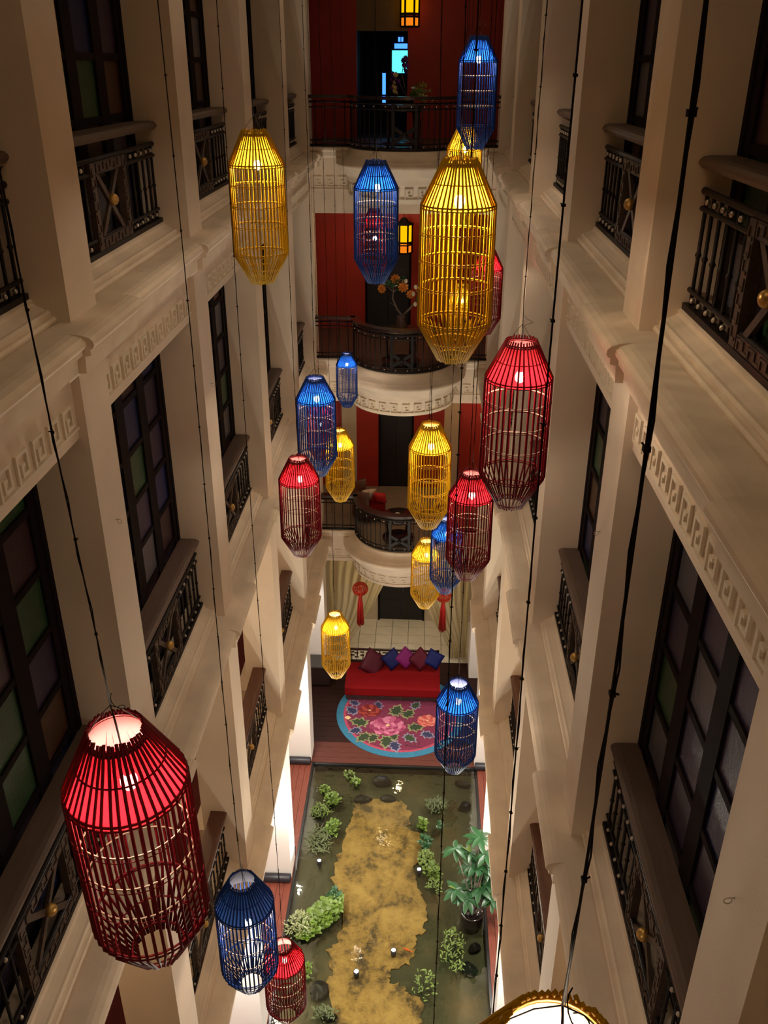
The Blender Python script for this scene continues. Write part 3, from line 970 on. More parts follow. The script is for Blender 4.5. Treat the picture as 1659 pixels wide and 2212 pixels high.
LAN = [
    ('yellow', (-1.38, 7.62, 13.95), 'yellow cage lantern nearest the left wall, level with the top balconies', {}),
    ('blue', (0.56, 11.54, 14.72), 'blue cage lantern hanging highest of all, before the red top corridor', dict(bulb=0.36)),
    ('yellow', (0.47, 12.27, 13.72), 'yellow cage lantern just below the highest blue one, behind the big yellow lantern', {}),
    ('yellow', (0.19, 5.53, 13.93), 'big bright yellow cage lantern in the upper middle of the atrium', dict(bulb=0.36, rods=46, strong=True)),
    ('blue', (-0.51, 9.45, 13.57), 'blue cage lantern in front of the fascia with a red lantern glowing behind it', {}),
    ('red', (-0.92, 16.44, 12.15), 'red cage lantern seen through the blue lantern before the middle red corridor', dict(bulb=0.10)),
    ('red', (0.88, 12.82, 12.12), 'red cage lantern half hidden behind the big yellow lantern', {}),
    ('blue', (-1.62, 18.30, 8.98), 'smallest looking blue cage lantern, left of the middle round balcony', {}),
    ('blue', (-1.21, 9.60, 11.27), 'blue cage lantern left of centre with a lit red lantern behind it', {}),
    ('red', (-1.74, 14.35, 9.40), 'red cage lantern seen through the blue lantern left of centre', dict(bulb=0.08)),
    ('yellow', (-1.26, 12.75, 9.41), 'yellow cage lantern tucked behind the blue and red lanterns left of centre', {}),
    ('red', (-1.33, 8.86, 10.60), 'red cage lantern left of centre, below the blue lantern', {}),
    ('yellow', (0.10, 8.68, 11.09), 'yellow cage lantern in the middle, above the lowest round balcony', {}),
    ('red', (0.51, 8.01, 10.85), 'red cage lantern right of centre with a blue one behind its side', {}),
    ('blue', (0.40, 11.12, 8.76), 'blue cage lantern between a yellow and a red one, right of centre', {}),
    ('yellow', (0.12, 12.04, 7.90), 'yellow cage lantern against the bell of the lowest round balcony', {}),
    ('red', (0.64, 5.71, 12.82), 'big red cage lantern beside the right wall', dict(rods=34)),
    ('yellow', (-1.28, 11.67, 6.76), 'lowest yellow cage lantern, hanging left before the daybed', {}),
    ('blue', (0.46, 7.66, 8.56), 'blue cage lantern hanging in front of the flowered rug', {}),
    ('red', (-1.04, 2.42, 12.33), 'biggest red cage lantern at lower left, nearest to the viewer', dict(rods=44, tilt=(0.02, -0.03))),
    ('blue', (-1.27, 4.70, 8.92), 'blue cage lantern at lower left with its lamp hung below the darkened shade', dict(bulb=0.11, shade='shade_navy')),
    ('red', (-1.36, 6.42, 5.95), 'red cage lantern at the bottom edge, behind the darkened blue one', {}),
    ('yellow', (0.262, 0.985, 12.88), 'yellow cage lantern cut off by the bottom edge, only its glowing rim seen', dict(cable_r=0.0027, rods=48, shade='shade_white')),
    ('yellow', (0.58, 14.10, 11.36), 'small looking yellow cage lantern seen through the big yellow lantern', {}),
]
for i, (c, loc, lab, kw) in enumerate(LAN):
    lantern(c, loc, lab, seed=i, **kw)
p = at(1165, 1050, 'Y', 2.9)
lantern('red', (p.x, p.y, 9.3), 'cage lantern below the frame whose long cable crosses the right wall', seed=40, cable_r=0.0036)
p = at(985, 1100, 'Y', 6.6)
lantern('blue', (p.x, p.y, 3.3), 'cage lantern below the frame whose cable drops over the rug and pond', seed=41, cable_r=0.0052, wob=0.004)

# ------------------------------------------------------------------ hexagonal lit wall lanterns in the corridors
M['amber'] = emit('amber_lit_panel', (1.0, 0.47, 0.0), 1.15)
M['amber_low'] = emit('amber_lit_low_panel', (1.0, 0.24, 0.01), 0.9)
def hexlamp(loc, label):
    o = empty('hexagonal_lantern', loc, label, 'lantern', 'amber lanterns in the corridors')
    R, h = 0.20, 0.62
    fr = MB()
    for q in range(6):
        a = PI / 6 + q * PI / 3
        fr.tube([(R * math.cos(a), R * math.sin(a), -0.05), (R * math.cos(a), R * math.sin(a), h)], 0.022, 6)
    for z in (-0.05, 0.14, 0.20, h):
        for q in range(6):
            a, c = PI / 6 + q * PI / 3, PI / 6 + (q + 1) * PI / 3
            fr.tube([(R * math.cos(a), R * math.sin(a), z), (R * math.cos(c), R * math.sin(c), z)], 0.016, 4)
    fr.build('frame', M['frame'], o)
    for q in range(6):
        a, c = PI / 6 + q * PI / 3, PI / 6 + (q + 1) * PI / 3
        r2 = R - 0.012
        for z0, z1, m in ((0.22, h - 0.02, 'amber'), (-0.03, 0.12, 'amber_low')):
            vs = [(r2 * math.cos(a), r2 * math.sin(a), z0), (r2 * math.cos(c), r2 * math.sin(c), z0), (r2 * math.cos(c), r2 * math.sin(c), z1), (r2 * math.cos(a), r2 * math.sin(a), z1)]
            r3 = r2 - 0.006
            vs += [(r3 * math.cos(a), r3 * math.sin(a), z0), (r3 * math.cos(c), r3 * math.sin(c), z0), (r3 * math.cos(c), r3 * math.sin(c), z1), (r3 * math.cos(a), r3 * math.sin(a), z1)]
            MB().add(vs, [(0, 1, 2, 3), (7, 6, 5, 4), (0, 4, 5, 1), (1, 5, 6, 2), (2, 6, 7, 3), (3, 7, 4, 0)]).build('lit_panel', M[m], o)
    MB().lathe([(0.001, h + 0.16), (0.05, h + 0.15), (0.12, h + 0.07), (0.24, h + 0.02), (0.24, h - 0.01), (0.001, h - 0.01)], 6, PI / 6, PI / 6 + 2 * PI, smooth=False).build('roof', M['frame'], o)
    return o
for (px, py, top, lab) in ((885, 52, ZTOP, 'amber hexagonal lantern glowing before the top red corridor wall'), (872, 541, 12.17, 'amber hexagonal lantern glowing beside the middle corridor door')):
    p = at(px, py, 'Y', 22.3)
    h = hexlamp(p, lab)
    h.rotation_euler = (0, 0, PI / 6)
    MB().tube([(0, 0, 0.75), (0, 0, top - p.z)], 0.008, 5).build('hanging_rod', M['frame'], h)

# ------------------------------------------------------------------ furniture on the round balconies
M['table'] = mat('dark_lacquer_table', (0.030, 0.016, 0.014), 0.22, coat=0.3)
def round_table(loc, r, h, label, shelf=True):
    t = empty('round_table', loc, label, 'table', 'round tables on the balconies')
    MB().lathe([(0.001, h), (r - 0.01, h), (r, h - 0.012), (r, h - 0.035), (r - 0.03, h - 0.045), (0.001, h - 0.045)], 40).build('tabletop', M['table'], t)
    MB().lathe([(r - 0.10, h - 0.045), (r - 0.08, h - 0.045), (r - 0.08, h - 0.12), (r - 0.10, h - 0.12)], 32, closed=True).build('apron', M['table'], t)
    for q in range(4):
        a = PI / 4 + q * PI / 2 + 0.2
        c, s = math.cos(a), math.sin(a)
        MB().tube([((r - 0.10) * c, (r - 0.10) * s, h - 0.06), ((r - 0.06) * c, (r - 0.06) * s, h * 0.55), ((r - 0.09) * c, (r - 0.09) * s, 0.10), ((r - 0.05) * c, (r - 0.05) * s, 0.0)], [0.035, 0.028, 0.026, 0.032], 8).build('leg', M['table'], t)
    if shelf:
        MB().lathe([(0.001, 0.12), (r - 0.02, 0.12), (r - 0.02, 0.08), (0.001, 0.08)], 32).build('shelf', M['table'], t)
    return t
round_table((-0.50, 19.55, 8.95), 0.45, 0.82, 'dark round table on the middle round balcony carrying the flowering tree vase')
round_table((-0.50, 19.45, 4.46), 0.42, 0.72, 'dark round table on the lowest round balcony with a small white cup')
round_table((-0.50, 19.55, 13.5), 0.45, 0.82, 'dark round table on the top round balcony carrying a potted orchid')
p = (-0.53, 19.40, 4.46 + 0.72)
t = MB()
t.lathe([(0.0, 0.003), (0.035, 0.0), (0.05, 0.03), (0.055, 0.07), (0.05, 0.07), (0.045, 0.03), (0.0, 0.012)], 16)
t.build('cup', mat('white_china', (0.8, 0.78, 0.74), 0.25), None, (0, 0, 0), label='small white cup on the lowest round balcony table', category='cup').location = p

def leaf_mesh(name, L, w, m, droop=0.15, seg=4, fold=0.25):
    b = MB()
    vs, fs = [], []
    for i in range(seg + 1):
        t = i / seg
        ww = w * math.sin(PI * min(1, (0.06 + 0.94 * t))) ** 0.8 if i < seg else 0.002
        z = -droop * L * t * t
        vs += [(L * t, -ww / 2, z + fold * ww / 2), (L * t, 0, z), (L * t, ww / 2, z + fold * ww / 2)]
    for i in range(seg):
        a = i * 3
        fs += [(a, a + 3, a + 4, a + 1), (a + 1, a + 4, a + 5, a + 2)]
    b.add(vs, fs, True)
    return b.mesh(name, m, normals=False)
M['leafd'] = mat('deep_green_leaf', (0.022, 0.085, 0.028), 0.35, var=0.35, scale=3)
M['leafy'] = mat('fresh_green_leaf', (0.11, 0.19, 0.022), 0.4, var=0.3, scale=4)
M['leafg'] = mat('grey_green_leaf', (0.10, 0.13, 0.05), 0.6, var=0.3, scale=4)
M['leafo'] = mat('olive_leaf', (0.13, 0.20, 0.035), 0.5, var=0.3, scale=4)
M['branch'] = mat('grey_branch', (0.16, 0.12, 0.10), 0.75, var=0.3, scale=20)
M['vase'] = mat('brown_vase', (0.13, 0.075, 0.06), 0.3, var=0.3, scale=15)
M['petalo'] = mat('orange_petal', (0.80, 0.34, 0.06), 0.6, var=0.2, scale=20)
M['bud'] = mat('pale_bud', (0.80, 0.72, 0.52), 0.6)
M['orchid'] = mat('purple_orchid', (0.10, 0.01, 0.22), 0.5, var=0.3, scale=20)
M['orchidy'] = mat('cream_orchid', (0.62, 0.48, 0.25), 0.5, var=0.2, scale=20)
M['fern'] = mat('fern_green', (0.14, 0.26, 0.03), 0.5, var=0.3, scale=10)

def flower_ball(r, m, n=3, name='flower'):
    """double blossom built of rings of cupped petals"""
    b = MB()
    for k in range(n):
        cnt = 9 - 2 * k
        for q in range(cnt):
            a = 2 * PI * q / cnt + k * 0.4
            el = 0.1 + 0.5 * k
            d = Vector((math.cos(a) * math.cos(el), math.sin(a) * math.cos(el), math.sin(el)))
            side = Vector((-math.sin(a), math.cos(a), 0))
            up = d.cross(side)
            L = r * (1 - 0.15 * k)
            w = 2.6 * L / cnt + 0.25 * r
            vs = [Vector((0, 0, 0)), d * L * 0.6 + side * w / 2 - up * 0.1 * r, d * L + side * w * 0.3, d * L * 1.04, d * L - side * w * 0.3, d * L * 0.6 - side * w / 2 - up * 0.1 * r, d * L * 0.55 - up * 0.2 * r]
            b.add(vs, [(0, 1, 6), (1, 2, 3, 6), (6, 3, 4, 5), (0, 6, 5)], True)
    b.ball((0, 0, 0), r * 0.45, 8, 5)
    return b.mesh(name, m, normals=False)

# flowering branch in a vase, on the middle table
vz = 8.95 + 0.82
vo = Vector((-0.50, 19.50, vz))
v = empty('flower_vase', vo, 'brown vase with a bare forked branch and orange blossoms on the middle balcony table', 'vase')
MB().lathe([(0.001, 0.0), (0.085, 0.0), (0.10, 0.02), (0.115, 0.10), (0.10, 0.20), (0.085, 0.26), (0.095, 0.30), (0.085, 0.30), (0.07, 0.24), (0.001, 0.22)], 20).build('vase_body', M['vase'], v)
def vp(px, py, yy=19.5):
    return at(px, py, 'Y', yy) - vo
trunk = MB()
trunk.tube([(0, 0, 0.1), vp(869, 682), vp(858, 668), vp(848, 645), vp(850, 628), vp(848, 612)], [0.035, 0.030, 0.024, 0.018, 0.014, 0.008], 7)
trunk.tube([vp(869, 682), vp(884, 668), vp(895, 655), vp(902, 640), vp(905, 628)], [0.028, 0.022, 0.017, 0.012, 0.008], 7)
trunk.tube([vp(850, 632), vp(862, 618), vp(868, 612)], [0.012, 0.009, 0.006], 6)
trunk.tube([vp(849, 630), vp(838, 620), vp(830, 622)], [0.010, 0.008, 0.005], 6)
trunk.tube([vp(856, 664), vp(845, 655), vp(840, 652)], [0.010, 0.007, 0.003], 5)
br = trunk.build('branch', M['branch'], v)
fb = flower_ball(0.105, M['petalo'])
for px, py, s, dy in ((854, 603, 1, -0.05), (824, 624, 0.95, 0.05), (871, 620, 1.1, -0.08), (887, 636, 0.9, 0), (905, 626, 0.7, 0.05)):
    f = obj('flower', fb, br, vp(px, py, 19.5 + dy))
    f.scale = (s, s, s)
    f.rotation_euler = (1.2, random.uniform(-0.4, 0.4), random.uniform(0, 2))
bd = MB().ball((0, 0, 0), 0.042, 8, 6, 1.2).mesh('bud', M['bud'])
for px, py in ((877, 607), (898, 620), (893, 635), (897, 657)):
    obj('bud', bd, br, vp(px, py, 19.42))
lf = leaf_mesh('leaf', 0.17, 0.085, M['leafd'])
for px, py in ((840, 618), (846, 622), (858, 612), (866, 604), (870, 604), (836, 616), (850, 616), (863, 628), (900, 634), (904, 640)):
    for q in range(2):
        l = obj('leaf', lf, br, vp(px, py, 19.46 + random.uniform(-0.08, 0.08)))
        l.rotation_euler = (random.uniform(-0.9, 0.9), random.uniform(-1.2, 0.5), random.uniform(0, 6.3))

# potted orchid and fern on the top table
po = Vector((-0.42, 19.55, 13.5 + 0.82))
v = empty('potted_orchid', po, 'dark pot of purple and cream orchids with a green fern on the top balcony table', 'plant')
MB().lathe([(0.001, 0.0), (0.085, 0.0), (0.12, 0.05), (0.135, 0.13), (0.12, 0.13), (0.001, 0.11)], 20).build('pot', M['table'], v)
def op(px, py, yy=19.55):
    return at(px, py, 'Y', yy) - po
st = MB()
st.tube([(0, 0, 0.1), op(868, 160), op(873, 135), op(876, 124)], 0.008, 5)
st.tube([(0, 0, 0.1), op(858, 170), op(850, 158), op(848, 166)], 0.008, 5)
sm_ = st.build('stem', M['branch'], v)
of = flower_ball(0.055, M['orchid'], 2)
oy = flower_ball(0.05, M['orchidy'], 2)
for i, (px, py) in enumerate(((876, 126), (871, 131), (878, 134), (873, 141), (879, 143), (874, 150), (877, 154), (848, 160), (852, 168), (844, 172), (860, 176), (858, 190), (847, 190))):
    f = obj('flower', of, sm_, op(px, py, 19.55 + random.uniform(-0.06, 0.06)))
    f.rotation_euler = (1.4, random.uniform(-0.5, 0.5), random.uniform(0, 3))
for px, py in ((855, 161), (851, 178), (849, 186), (853, 190), (852, 197), (857, 201)):
    f = obj('flower', oy, sm_, op(px, py, 19.48 + random.uniform(-0.04, 0.04)))
    f.rotation_euler = (1.4, random.uniform(-0.5, 0.5), random.uniform(0, 3))
frond = MB()
for q in range(26):
    a = random.uniform(-0.9, 0.9)
    el = random.uniform(0.15, 1.0)
    L = random.uniform(0.26, 0.48)
    d = Vector((math.cos(a) * math.cos(el), math.sin(a) * math.cos(el), math.sin(el)))
    pts = [Vector((0.02, 0, 0.12)) + d * L * t + Vector((0, 0, -0.12 * t * t)) for t in (0, 0.3, 0.55, 0.8, 1)]
    frond.tube(pts, 0.003, 4)
    for t in (1, 2, 3, 4):
        for s in (-1, 1):
            w = Vector((-math.sin(a), math.cos(a), 0.3)) * s * 0.085
            frond.add([pts[t], pts[t] + w + d * 0.02, pts[t] + w * 0.6 + d * 0.06], [(0, 1, 2)])
frond.build('fern_leaves', M['fern'], v, kind='stuff')
MB().ball((0, 0, 0), 0.05, 10, 6, 0.5).build('leaf_pad', mat('silver_leaf', (0.5, 0.5, 0.52), 0.4), v).location = op(893, 190, 19.40)

# curved banquette with a cushion in the lowest corridor
bo = Vector((-1.28, 20.75, 4.46))
v = empty('banquette_chair', bo, 'red upholstered curved chair with dark wooden back behind the lowest round balcony', 'chair')
M['redcloth'] = mat('red_cloth', (0.17, 0.0015, 0.003), 0.8, spec=0.15, bump=0.2, bscale=80)
MB().lathe([(0.40, 0.10), (0.47, 0.10), (0.49, 0.85), (0.45, 0.90), (0.41, 0.86)], 24, 0.6 * PI, 1.5 * PI, closed=True).build('backrest', M['rail_wood'], v)
MB().lathe([(0.001, 0.45), (0.36, 0.45), (0.40, 0.42), (0.40, 0.14), (0.001, 0.14)], 24).build('seat', M['redcloth'], v)
for q in range(4):
    a = PI / 4 + q * PI / 2
    MB().tube([(0.33 * math.cos(a), 0.33 * math.sin(a), 0.15), (0.35 * math.cos(a), 0.35 * math.sin(a), 0.0)], 0.03, 6).build('leg', M['table'], v)

def cushion_mesh(m, s=0.24, th=0.09, name='cushion'):
    b = MB()
    n = 8
    vs, fs = [], []
    for side in (1, -1):
        base = len(vs)
        for i in range(n + 1):
            for j in range(n + 1):
                u, w = 2 * i / n - 1, 2 * j / n - 1
                h = th * ((1 - u ** 4) * (1 - w ** 4)) ** 0.5
                k = 1 - 0.06 * (1 - abs(u)) * abs(w) - 0.06 * (1 - abs(w)) * abs(u)
                vs.append((u * s * k, side * h, w * s * k))
        for i in range(n):
            for j in range(n):
                q = (base + i * (n + 1) + j, base + i * (n + 1) + j + 1, base + (i + 1) * (n + 1) + j + 1, base + (i + 1) * (n + 1) + j)
                fs.append(q if side > 0 else q[::-1])
    b.add(vs, fs, True)
    return b.mesh(name, m)
M['cush_beige'] = mat('beige_print', (0.50, 0.40, 0.30), 0.8, var=0.5, scale=14)
c = obj('cushion', cushion_mesh(M['cush_beige'], 0.22, 0.08), None, (-1.36, 20.62, 5.14), label='beige patterned cushion on the red curved chair', category='cushion')
c.rotation_euler = (0.5, 0.1, 0.6)
c = obj('cushion', cushion_mesh(mat('scarlet_cloth', (0.50, 0.012, 0.012), 0.75), 0.17, 0.07), None, (-1.02, 20.62, 5.08), label='small scarlet cushion on the red curved chair', category='cushion')
c.rotation_euler = (0.4, 0.0, -0.2)

# ------------------------------------------------------------------ stage: daybed, cushions, rug, cabinet
db = Vector((-0.59, 19.3, 0.014))
v = empty('daybed', db, 'red upholstered wooden daybed with pierced lattice back on the dark stage', 'daybed')
x0, x1 = -1.82 - db.x, 0.63 - db.x
MB().box(x0, x1, -0.55, 0.52, 0.10, 0.30).box(x0, x1, -0.57, -0.53, 0.06, 0.22).build('base_frame', M['table'], v)
for sx in (x0 + 0.07, x1 - 0.07):
    for sy in (-0.48, 0.45):
        MB().tube([(sx, sy, 0.11), (sx, sy, 0.05), (sx, sy, 0.0)], [0.06, 0.045, 0.055], 8).build('leg', M['table'], v)
prof = [(-0.60, 0.20), (-0.62, 0.24), (-0.62, 0.44), (-0.59, 0.475), (-0.54, 0.485), (0.46, 0.485), (0.48, 0.47), (0.48, 0.30), (-0.54, 0.30), (-0.58, 0.20)]
MB().extrude_x(prof, x0 - 0.02, x1 + 0.02).build('seat_cover', M['redcloth'], v)
bk = MB()
bk.box(x0, x1, 0.53, 0.58, 0.83, 0.88).box(x0, x1, 0.53, 0.58, 0.46, 0.50).box(x0, x0 + 0.05, 0.53, 0.58, 0.3, 0.88).box(x1 - 0.05, x1, 0.53, 0.58, 0.3, 0.88)
bk.build('back_frame', M['table'], v)
lt = MB()
rnd = random.Random(5)
w = x1 - x0
for i in range(16):
    xx = x0 + w * (i + 0.5) / 16
    lt.box(xx - 0.013, xx + 0.013, 0.54, 0.57, 0.50 + (0.14 if i % 2 else 0), 0.83 - (0 if i % 2 else 0.12))
    for z in ((0.60, 0.73) if i % 2 else (0.66, 0.76)):
        lt.box(xx - w / 32, xx + w / 32 * (0.4 if i % 3 else 1), 0.54, 0.57, z - 0.013, z + 0.013)
lt.build('back_lattice', M['table'], v)
CUSH = {'maroon': (0.10, 0.006, 0.018), 'navy': (0.008, 0.012, 0.11), 'magenta': (0.26, 0.012, 0.16), 'wine': (0.13, 0.006, 0.022), 'cobalt': (0.010, 0.018, 0.16)}
for k, cc in CUSH.items():
    M['c_' + k] = mat(k + '_silk', [0.55 * q for q in cc], 0.6, spec=0.2, bump=0.15, bscale=60)
for px, py, col, s, ry, rz, lab, dy in (
        (806, 1432, 'maroon', 0.32, 0.66, 0.35, 'large maroon silk cushion at the left end of the daybed', 0.0),
        (848, 1424, 'navy', 0.24, 0.85, -0.55, 'navy silk cushion between the large maroon and the magenta ones on the daybed', 0.06),
        (876, 1421, 'magenta', 0.235, 0.75, -0.2, 'magenta silk cushion in the middle of the daybed', 0.10),
        (908, 1424, 'wine', 0.25, 0.75, -0.5, 'wine red silk cushion right of the magenta one on the daybed', 0.06),
        (937, 1424, 'cobalt', 0.225, 0.50, -0.25, 'cobalt blue silk cushion at the right end of the daybed', 0.06)):
    p = at(px, py, 'Y', 19.46 + dy * 0.7)
    c = obj('cushion', cushion_mesh(M['c_' + col], s, 0.075), None, p, label=lab, category='cushion', group='silk cushions on the daybed')
    c.rotation_euler = (-0.5, ry, rz * 0.5)

# round flowered rug
def gp(px, py):
    return at(px, py, 'Z', 0.0)
ro = Vector((-0.37, 18.28, 0.0))
rug = empty('rug', ro, 'round pink rug with peonies and a blue border, half under the daybed', 'rug')
def disc(r, z0, z1, name, m, r0=0.0, seg=96):
    b = MB()
    if r0 > 0:
        b.lathe([(r0, z0), (r, z0), (r, z1), (r0, z1)], seg, closed=True, smooth=False)
    else:
        b.poly([(r * math.cos(2 * PI * i / seg), r * math.sin(2 * PI * i / seg)) for i in range(seg)], z0, z1)
    b.build(name, m, rug)
def rm(name, col):
    return mat(name, col, 0.95, var=0.18, scale=20, bump=0.3, bscale=120)
M['r_blue'] = rm('rug_blue', (0.03, 0.17, 0.28))
M['r_pink'] = rm('rug_pink', (0.40, 0.055, 0.10))
M['r_field'] = rm('rug_field', (0.17, 0.020, 0.055))
M['r_peony'] = rm('rug_peony', (0.42, 0.085, 0.17))
M['r_peony2'] = rm('rug_peony_light', (0.55, 0.17, 0.27))
M['r_peony3'] = rm('rug_peony_deep', (0.28, 0.035, 0.10))
M['r_red'] = rm('rug_red', (0.17, 0.010, 0.010))
M['r_red2'] = rm('rug_red_light', (0.32, 0.045, 0.03))
M['r_coral'] = rm('rug_coral', (0.46, 0.07, 0.06))
M['r_coral2'] = rm('rug_coral_light', (0.60, 0.20, 0.15))
M['r_green'] = rm('rug_green', (0.030, 0.050, 0.020))
M['r_lime'] = rm('rug_pale_green', (0.24, 0.24, 0.11))
M['r_navy'] = rm('rug_navy', (0.028, 0.03, 0.08))
M['r_lilac'] = rm('rug_lilac', (0.24, 0.21, 0.29))
M['r_cream'] = rm('rug_cream', (0.72, 0.52, 0.26))
M['r_dark'] = rm('rug_dark', (0.06, 0.012, 0.025))
disc(1.65, 0.001, 0.012, 'border', M['r_blue'], 1.47)
disc(1.468, 0.001, 0.012, 'rim', M['r_pink'], 1.40)
disc(1.398, 0.001, 0.012, 'field', M['r_field'])
def petals(c, R, n, mats, z, name, sy=0.85, seed=0):
    rnd = random.Random(seed)
    lay = 0
    for ring_i, (fr, cnt) in enumerate(((1.0, n), (0.80, n - 2), (0.60, n - 4), (0.42, n - 7), (0.24, max(4, n - 9)))):
        for i in range(cnt):
            a = 2 * PI * i / cnt + ring_i * 0.35 + rnd.uniform(-0.1, 0.1)
            rr = R * fr * rnd.uniform(0.92, 1.05)
            w = 1.9 * PI * rr / cnt
            d = Vector((math.cos(a), math.sin(a)))
            s = Vector((-math.sin(a), math.cos(a)))
            pts = [d * rr * 0.15 - s * w * 0.25, d * rr * 0.15 + s * w * 0.25, d * rr * 0.60 + s * w * 0.55, d * rr * 0.80 + s * w * 0.56, d * rr * 0.94 + s * w * 0.38, d * rr * 0.96 + s * w * 0.14, d * rr * 0.99, d * rr * 0.97 - s * w * 0.2, d * rr * 0.92 - s * w * 0.42, d * rr * 0.78 - s * w * 0.56, d * rr * 0.58 - s * w * 0.52]
            lay += 1
            zz = z + 0.00035 * lay
            e = [(c.x - ro.x + p.x, c.y - ro.y + p.y * sy) for p in pts]
            MB().poly(e, 0.010, zz + 0.0006).build('petal', M[mats[(i + ring_i) % len(mats)]], rug)
    MB().poly([(c.x - ro.x + 0.11 * R * math.cos(q), c.y - ro.y + 0.09 * R * math.sin(q)) for q in [2 * PI * t / 10 for t in range(10)]], 0.01, z + 0.00035 * (lay + 2)).build('flower_centre', M['r_cream'], rug)
def rleaf(c, L, ang, m1, m2, z=0.0135, wide=0.55):
    out = []
    for u, w in ((0, 0), (0.10, 0.14), (0.04, 0.34), (0.26, 0.26), (0.42, 0.50), (0.52, 0.26), (0.72, 0.34), (0.78, 0.14), (1.0, 0.0)):
        out.append((u, w * wide * 1.5))
    full = out + [(u, -w) for u, w in out[-2:0:-1]]
    d = Vector((math.cos(ang), math.sin(ang)))
    s = Vector((-math.sin(ang), math.cos(ang)))
    for k, m, zz in ((1.0, m1, z), (0.72, m2, z + 0.0015)):
        e = []
        for u, w in full:
            p = d * (L * ((u - 0.45) * k)) + s * (L * w * k)
            e.append((c.x - ro.x + p.x, c.y - ro.y + p.y))
        MB().poly(e, 0.010, zz).build('leaf', M[m], rug)
def z3(x, y):
    return gp(690 + x * 0.18083, 1380 + y * 0.18083)
for x, y, L, a, m1, m2 in ((480, 1000, 0.55, 2.9, 'r_lime', 'r_green'), (530, 1180, 0.50, 3.9, 'r_lime', 'r_green'), (640, 1190, 0.42, 4.3, 'r_lime', 'r_green'), (800, 1230, 0.55, 4.6, 'r_lime', 'r_green'),
                           (900, 1285, 0.48, 5.0, 'r_lilac', 'r_navy'), (1080, 1190, 0.45, 5.6, 'r_lilac', 'r_green'), (1290, 1150, 0.42, 5.9, 'r_lilac', 'r_navy'), (390, 860, 0.45, 2.4, 'r_lilac', 'r_navy'),
                           (920, 860, 0.55, 1.2, 'r_lime', 'r_green'), (1150, 1060, 0.50, 0.2, 'r_lime', 'r_green'), (430, 1100, 0.40, 3.5, 'r_lilac', 'r_navy'), (1060, 900, 0.48, 0.9, 'r_lime', 'r_green'),
                           (700, 800, 0.4, 1.6, 'r_lilac', 'r_navy'), (1150, 800, 0.4, 1.0, 'r_lilac', 'r_green'), (420, 770, 0.36, 2.6, 'r_lilac', 'r_navy'), (890, 1170, 0.36, 4.9, 'r_lime', 'r_green')):
    rleaf(z3(x, y), L, a, m1, m2, 0.0135 + 0.0001 * (x % 7))
petals(z3(815, 1045), 0.47, 15, ['r_peony', 'r_peony2', 'r_peony3'], 0.0165, 'peony', 0.85, 1)
petals(z3(600, 865), 0.30, 13, ['r_red', 'r_red2'], 0.0165, 'peony', 0.9, 2)
petals(z3(1285, 985), 0.27, 13, ['r_coral', 'r_coral2'], 0.0165, 'peony', 0.9, 3)
c = z3(340, 945)
MB().poly([(c.x - ro.x + 0.07 * math.cos(q) * (1 + 0.2 * math.cos(4 * q)), c.y - ro.y + 0.07 * math.sin(q)) for q in [2 * PI * t / 16 for t in range(16)]], 0.01, 0.0145).build('butterfly', M['r_cream'], rug)
sg = MB()
for a, b in (((1010, 1275), (1240, 1305)), ((1020, 1250), (1075, 1225)), ((1075, 1235), (1105, 1285)), ((1120, 1215), (1135, 1240)), ((1130, 1255), (1150, 1285)), ((1160, 1215), (1190, 1245)), ((1190, 1245), (1180, 1280)), ((1040, 1285), (1050, 1260))):
    p, q = z3(*a) - ro, z3(*b) - ro
    d = (q - p).normalized() * 0.012
    s = Vector((-d.y, d.x, 0)) * 0.8
    sg.poly([((p - s).x, (p - s).y), ((p + s).x, (p + s).y), ((q + s).x, (q + s).y), ((q - s).x, (q - s).y)], 0.01, 0.0145)
sg.build('script_mark', M['r_dark'], rug)

# dark cabinet at the left edge of the stage
v = empty('low_cabinet', (-2.58, 19.55, 0), 'low dark cabinet with a grey top standing left of the daybed', 'cabinet')
MB().box(-0.28, 0.28, -0.26, 0.26, 0.06, 0.62).build('cabinet_body', M['table'], v)
MB().box(-0.30, 0.30, -0.28, 0.28, 0.62, 0.66).build('cabinet_top', mat('slate_top', (0.06, 0.055, 0.05), 0.4), v)
for sx in (-0.24, 0.24):
    for sy in (-0.22, 0.22):
        MB().box(sx - 0.025, sx + 0.025, sy - 0.025, sy + 0.025, 0, 0.06).build('leg', M['table'], v)
MB().box(-0.26, 0.26, -0.275, -0.26, 0.10, 0.60).build('cabinet_door', M['table'], v)

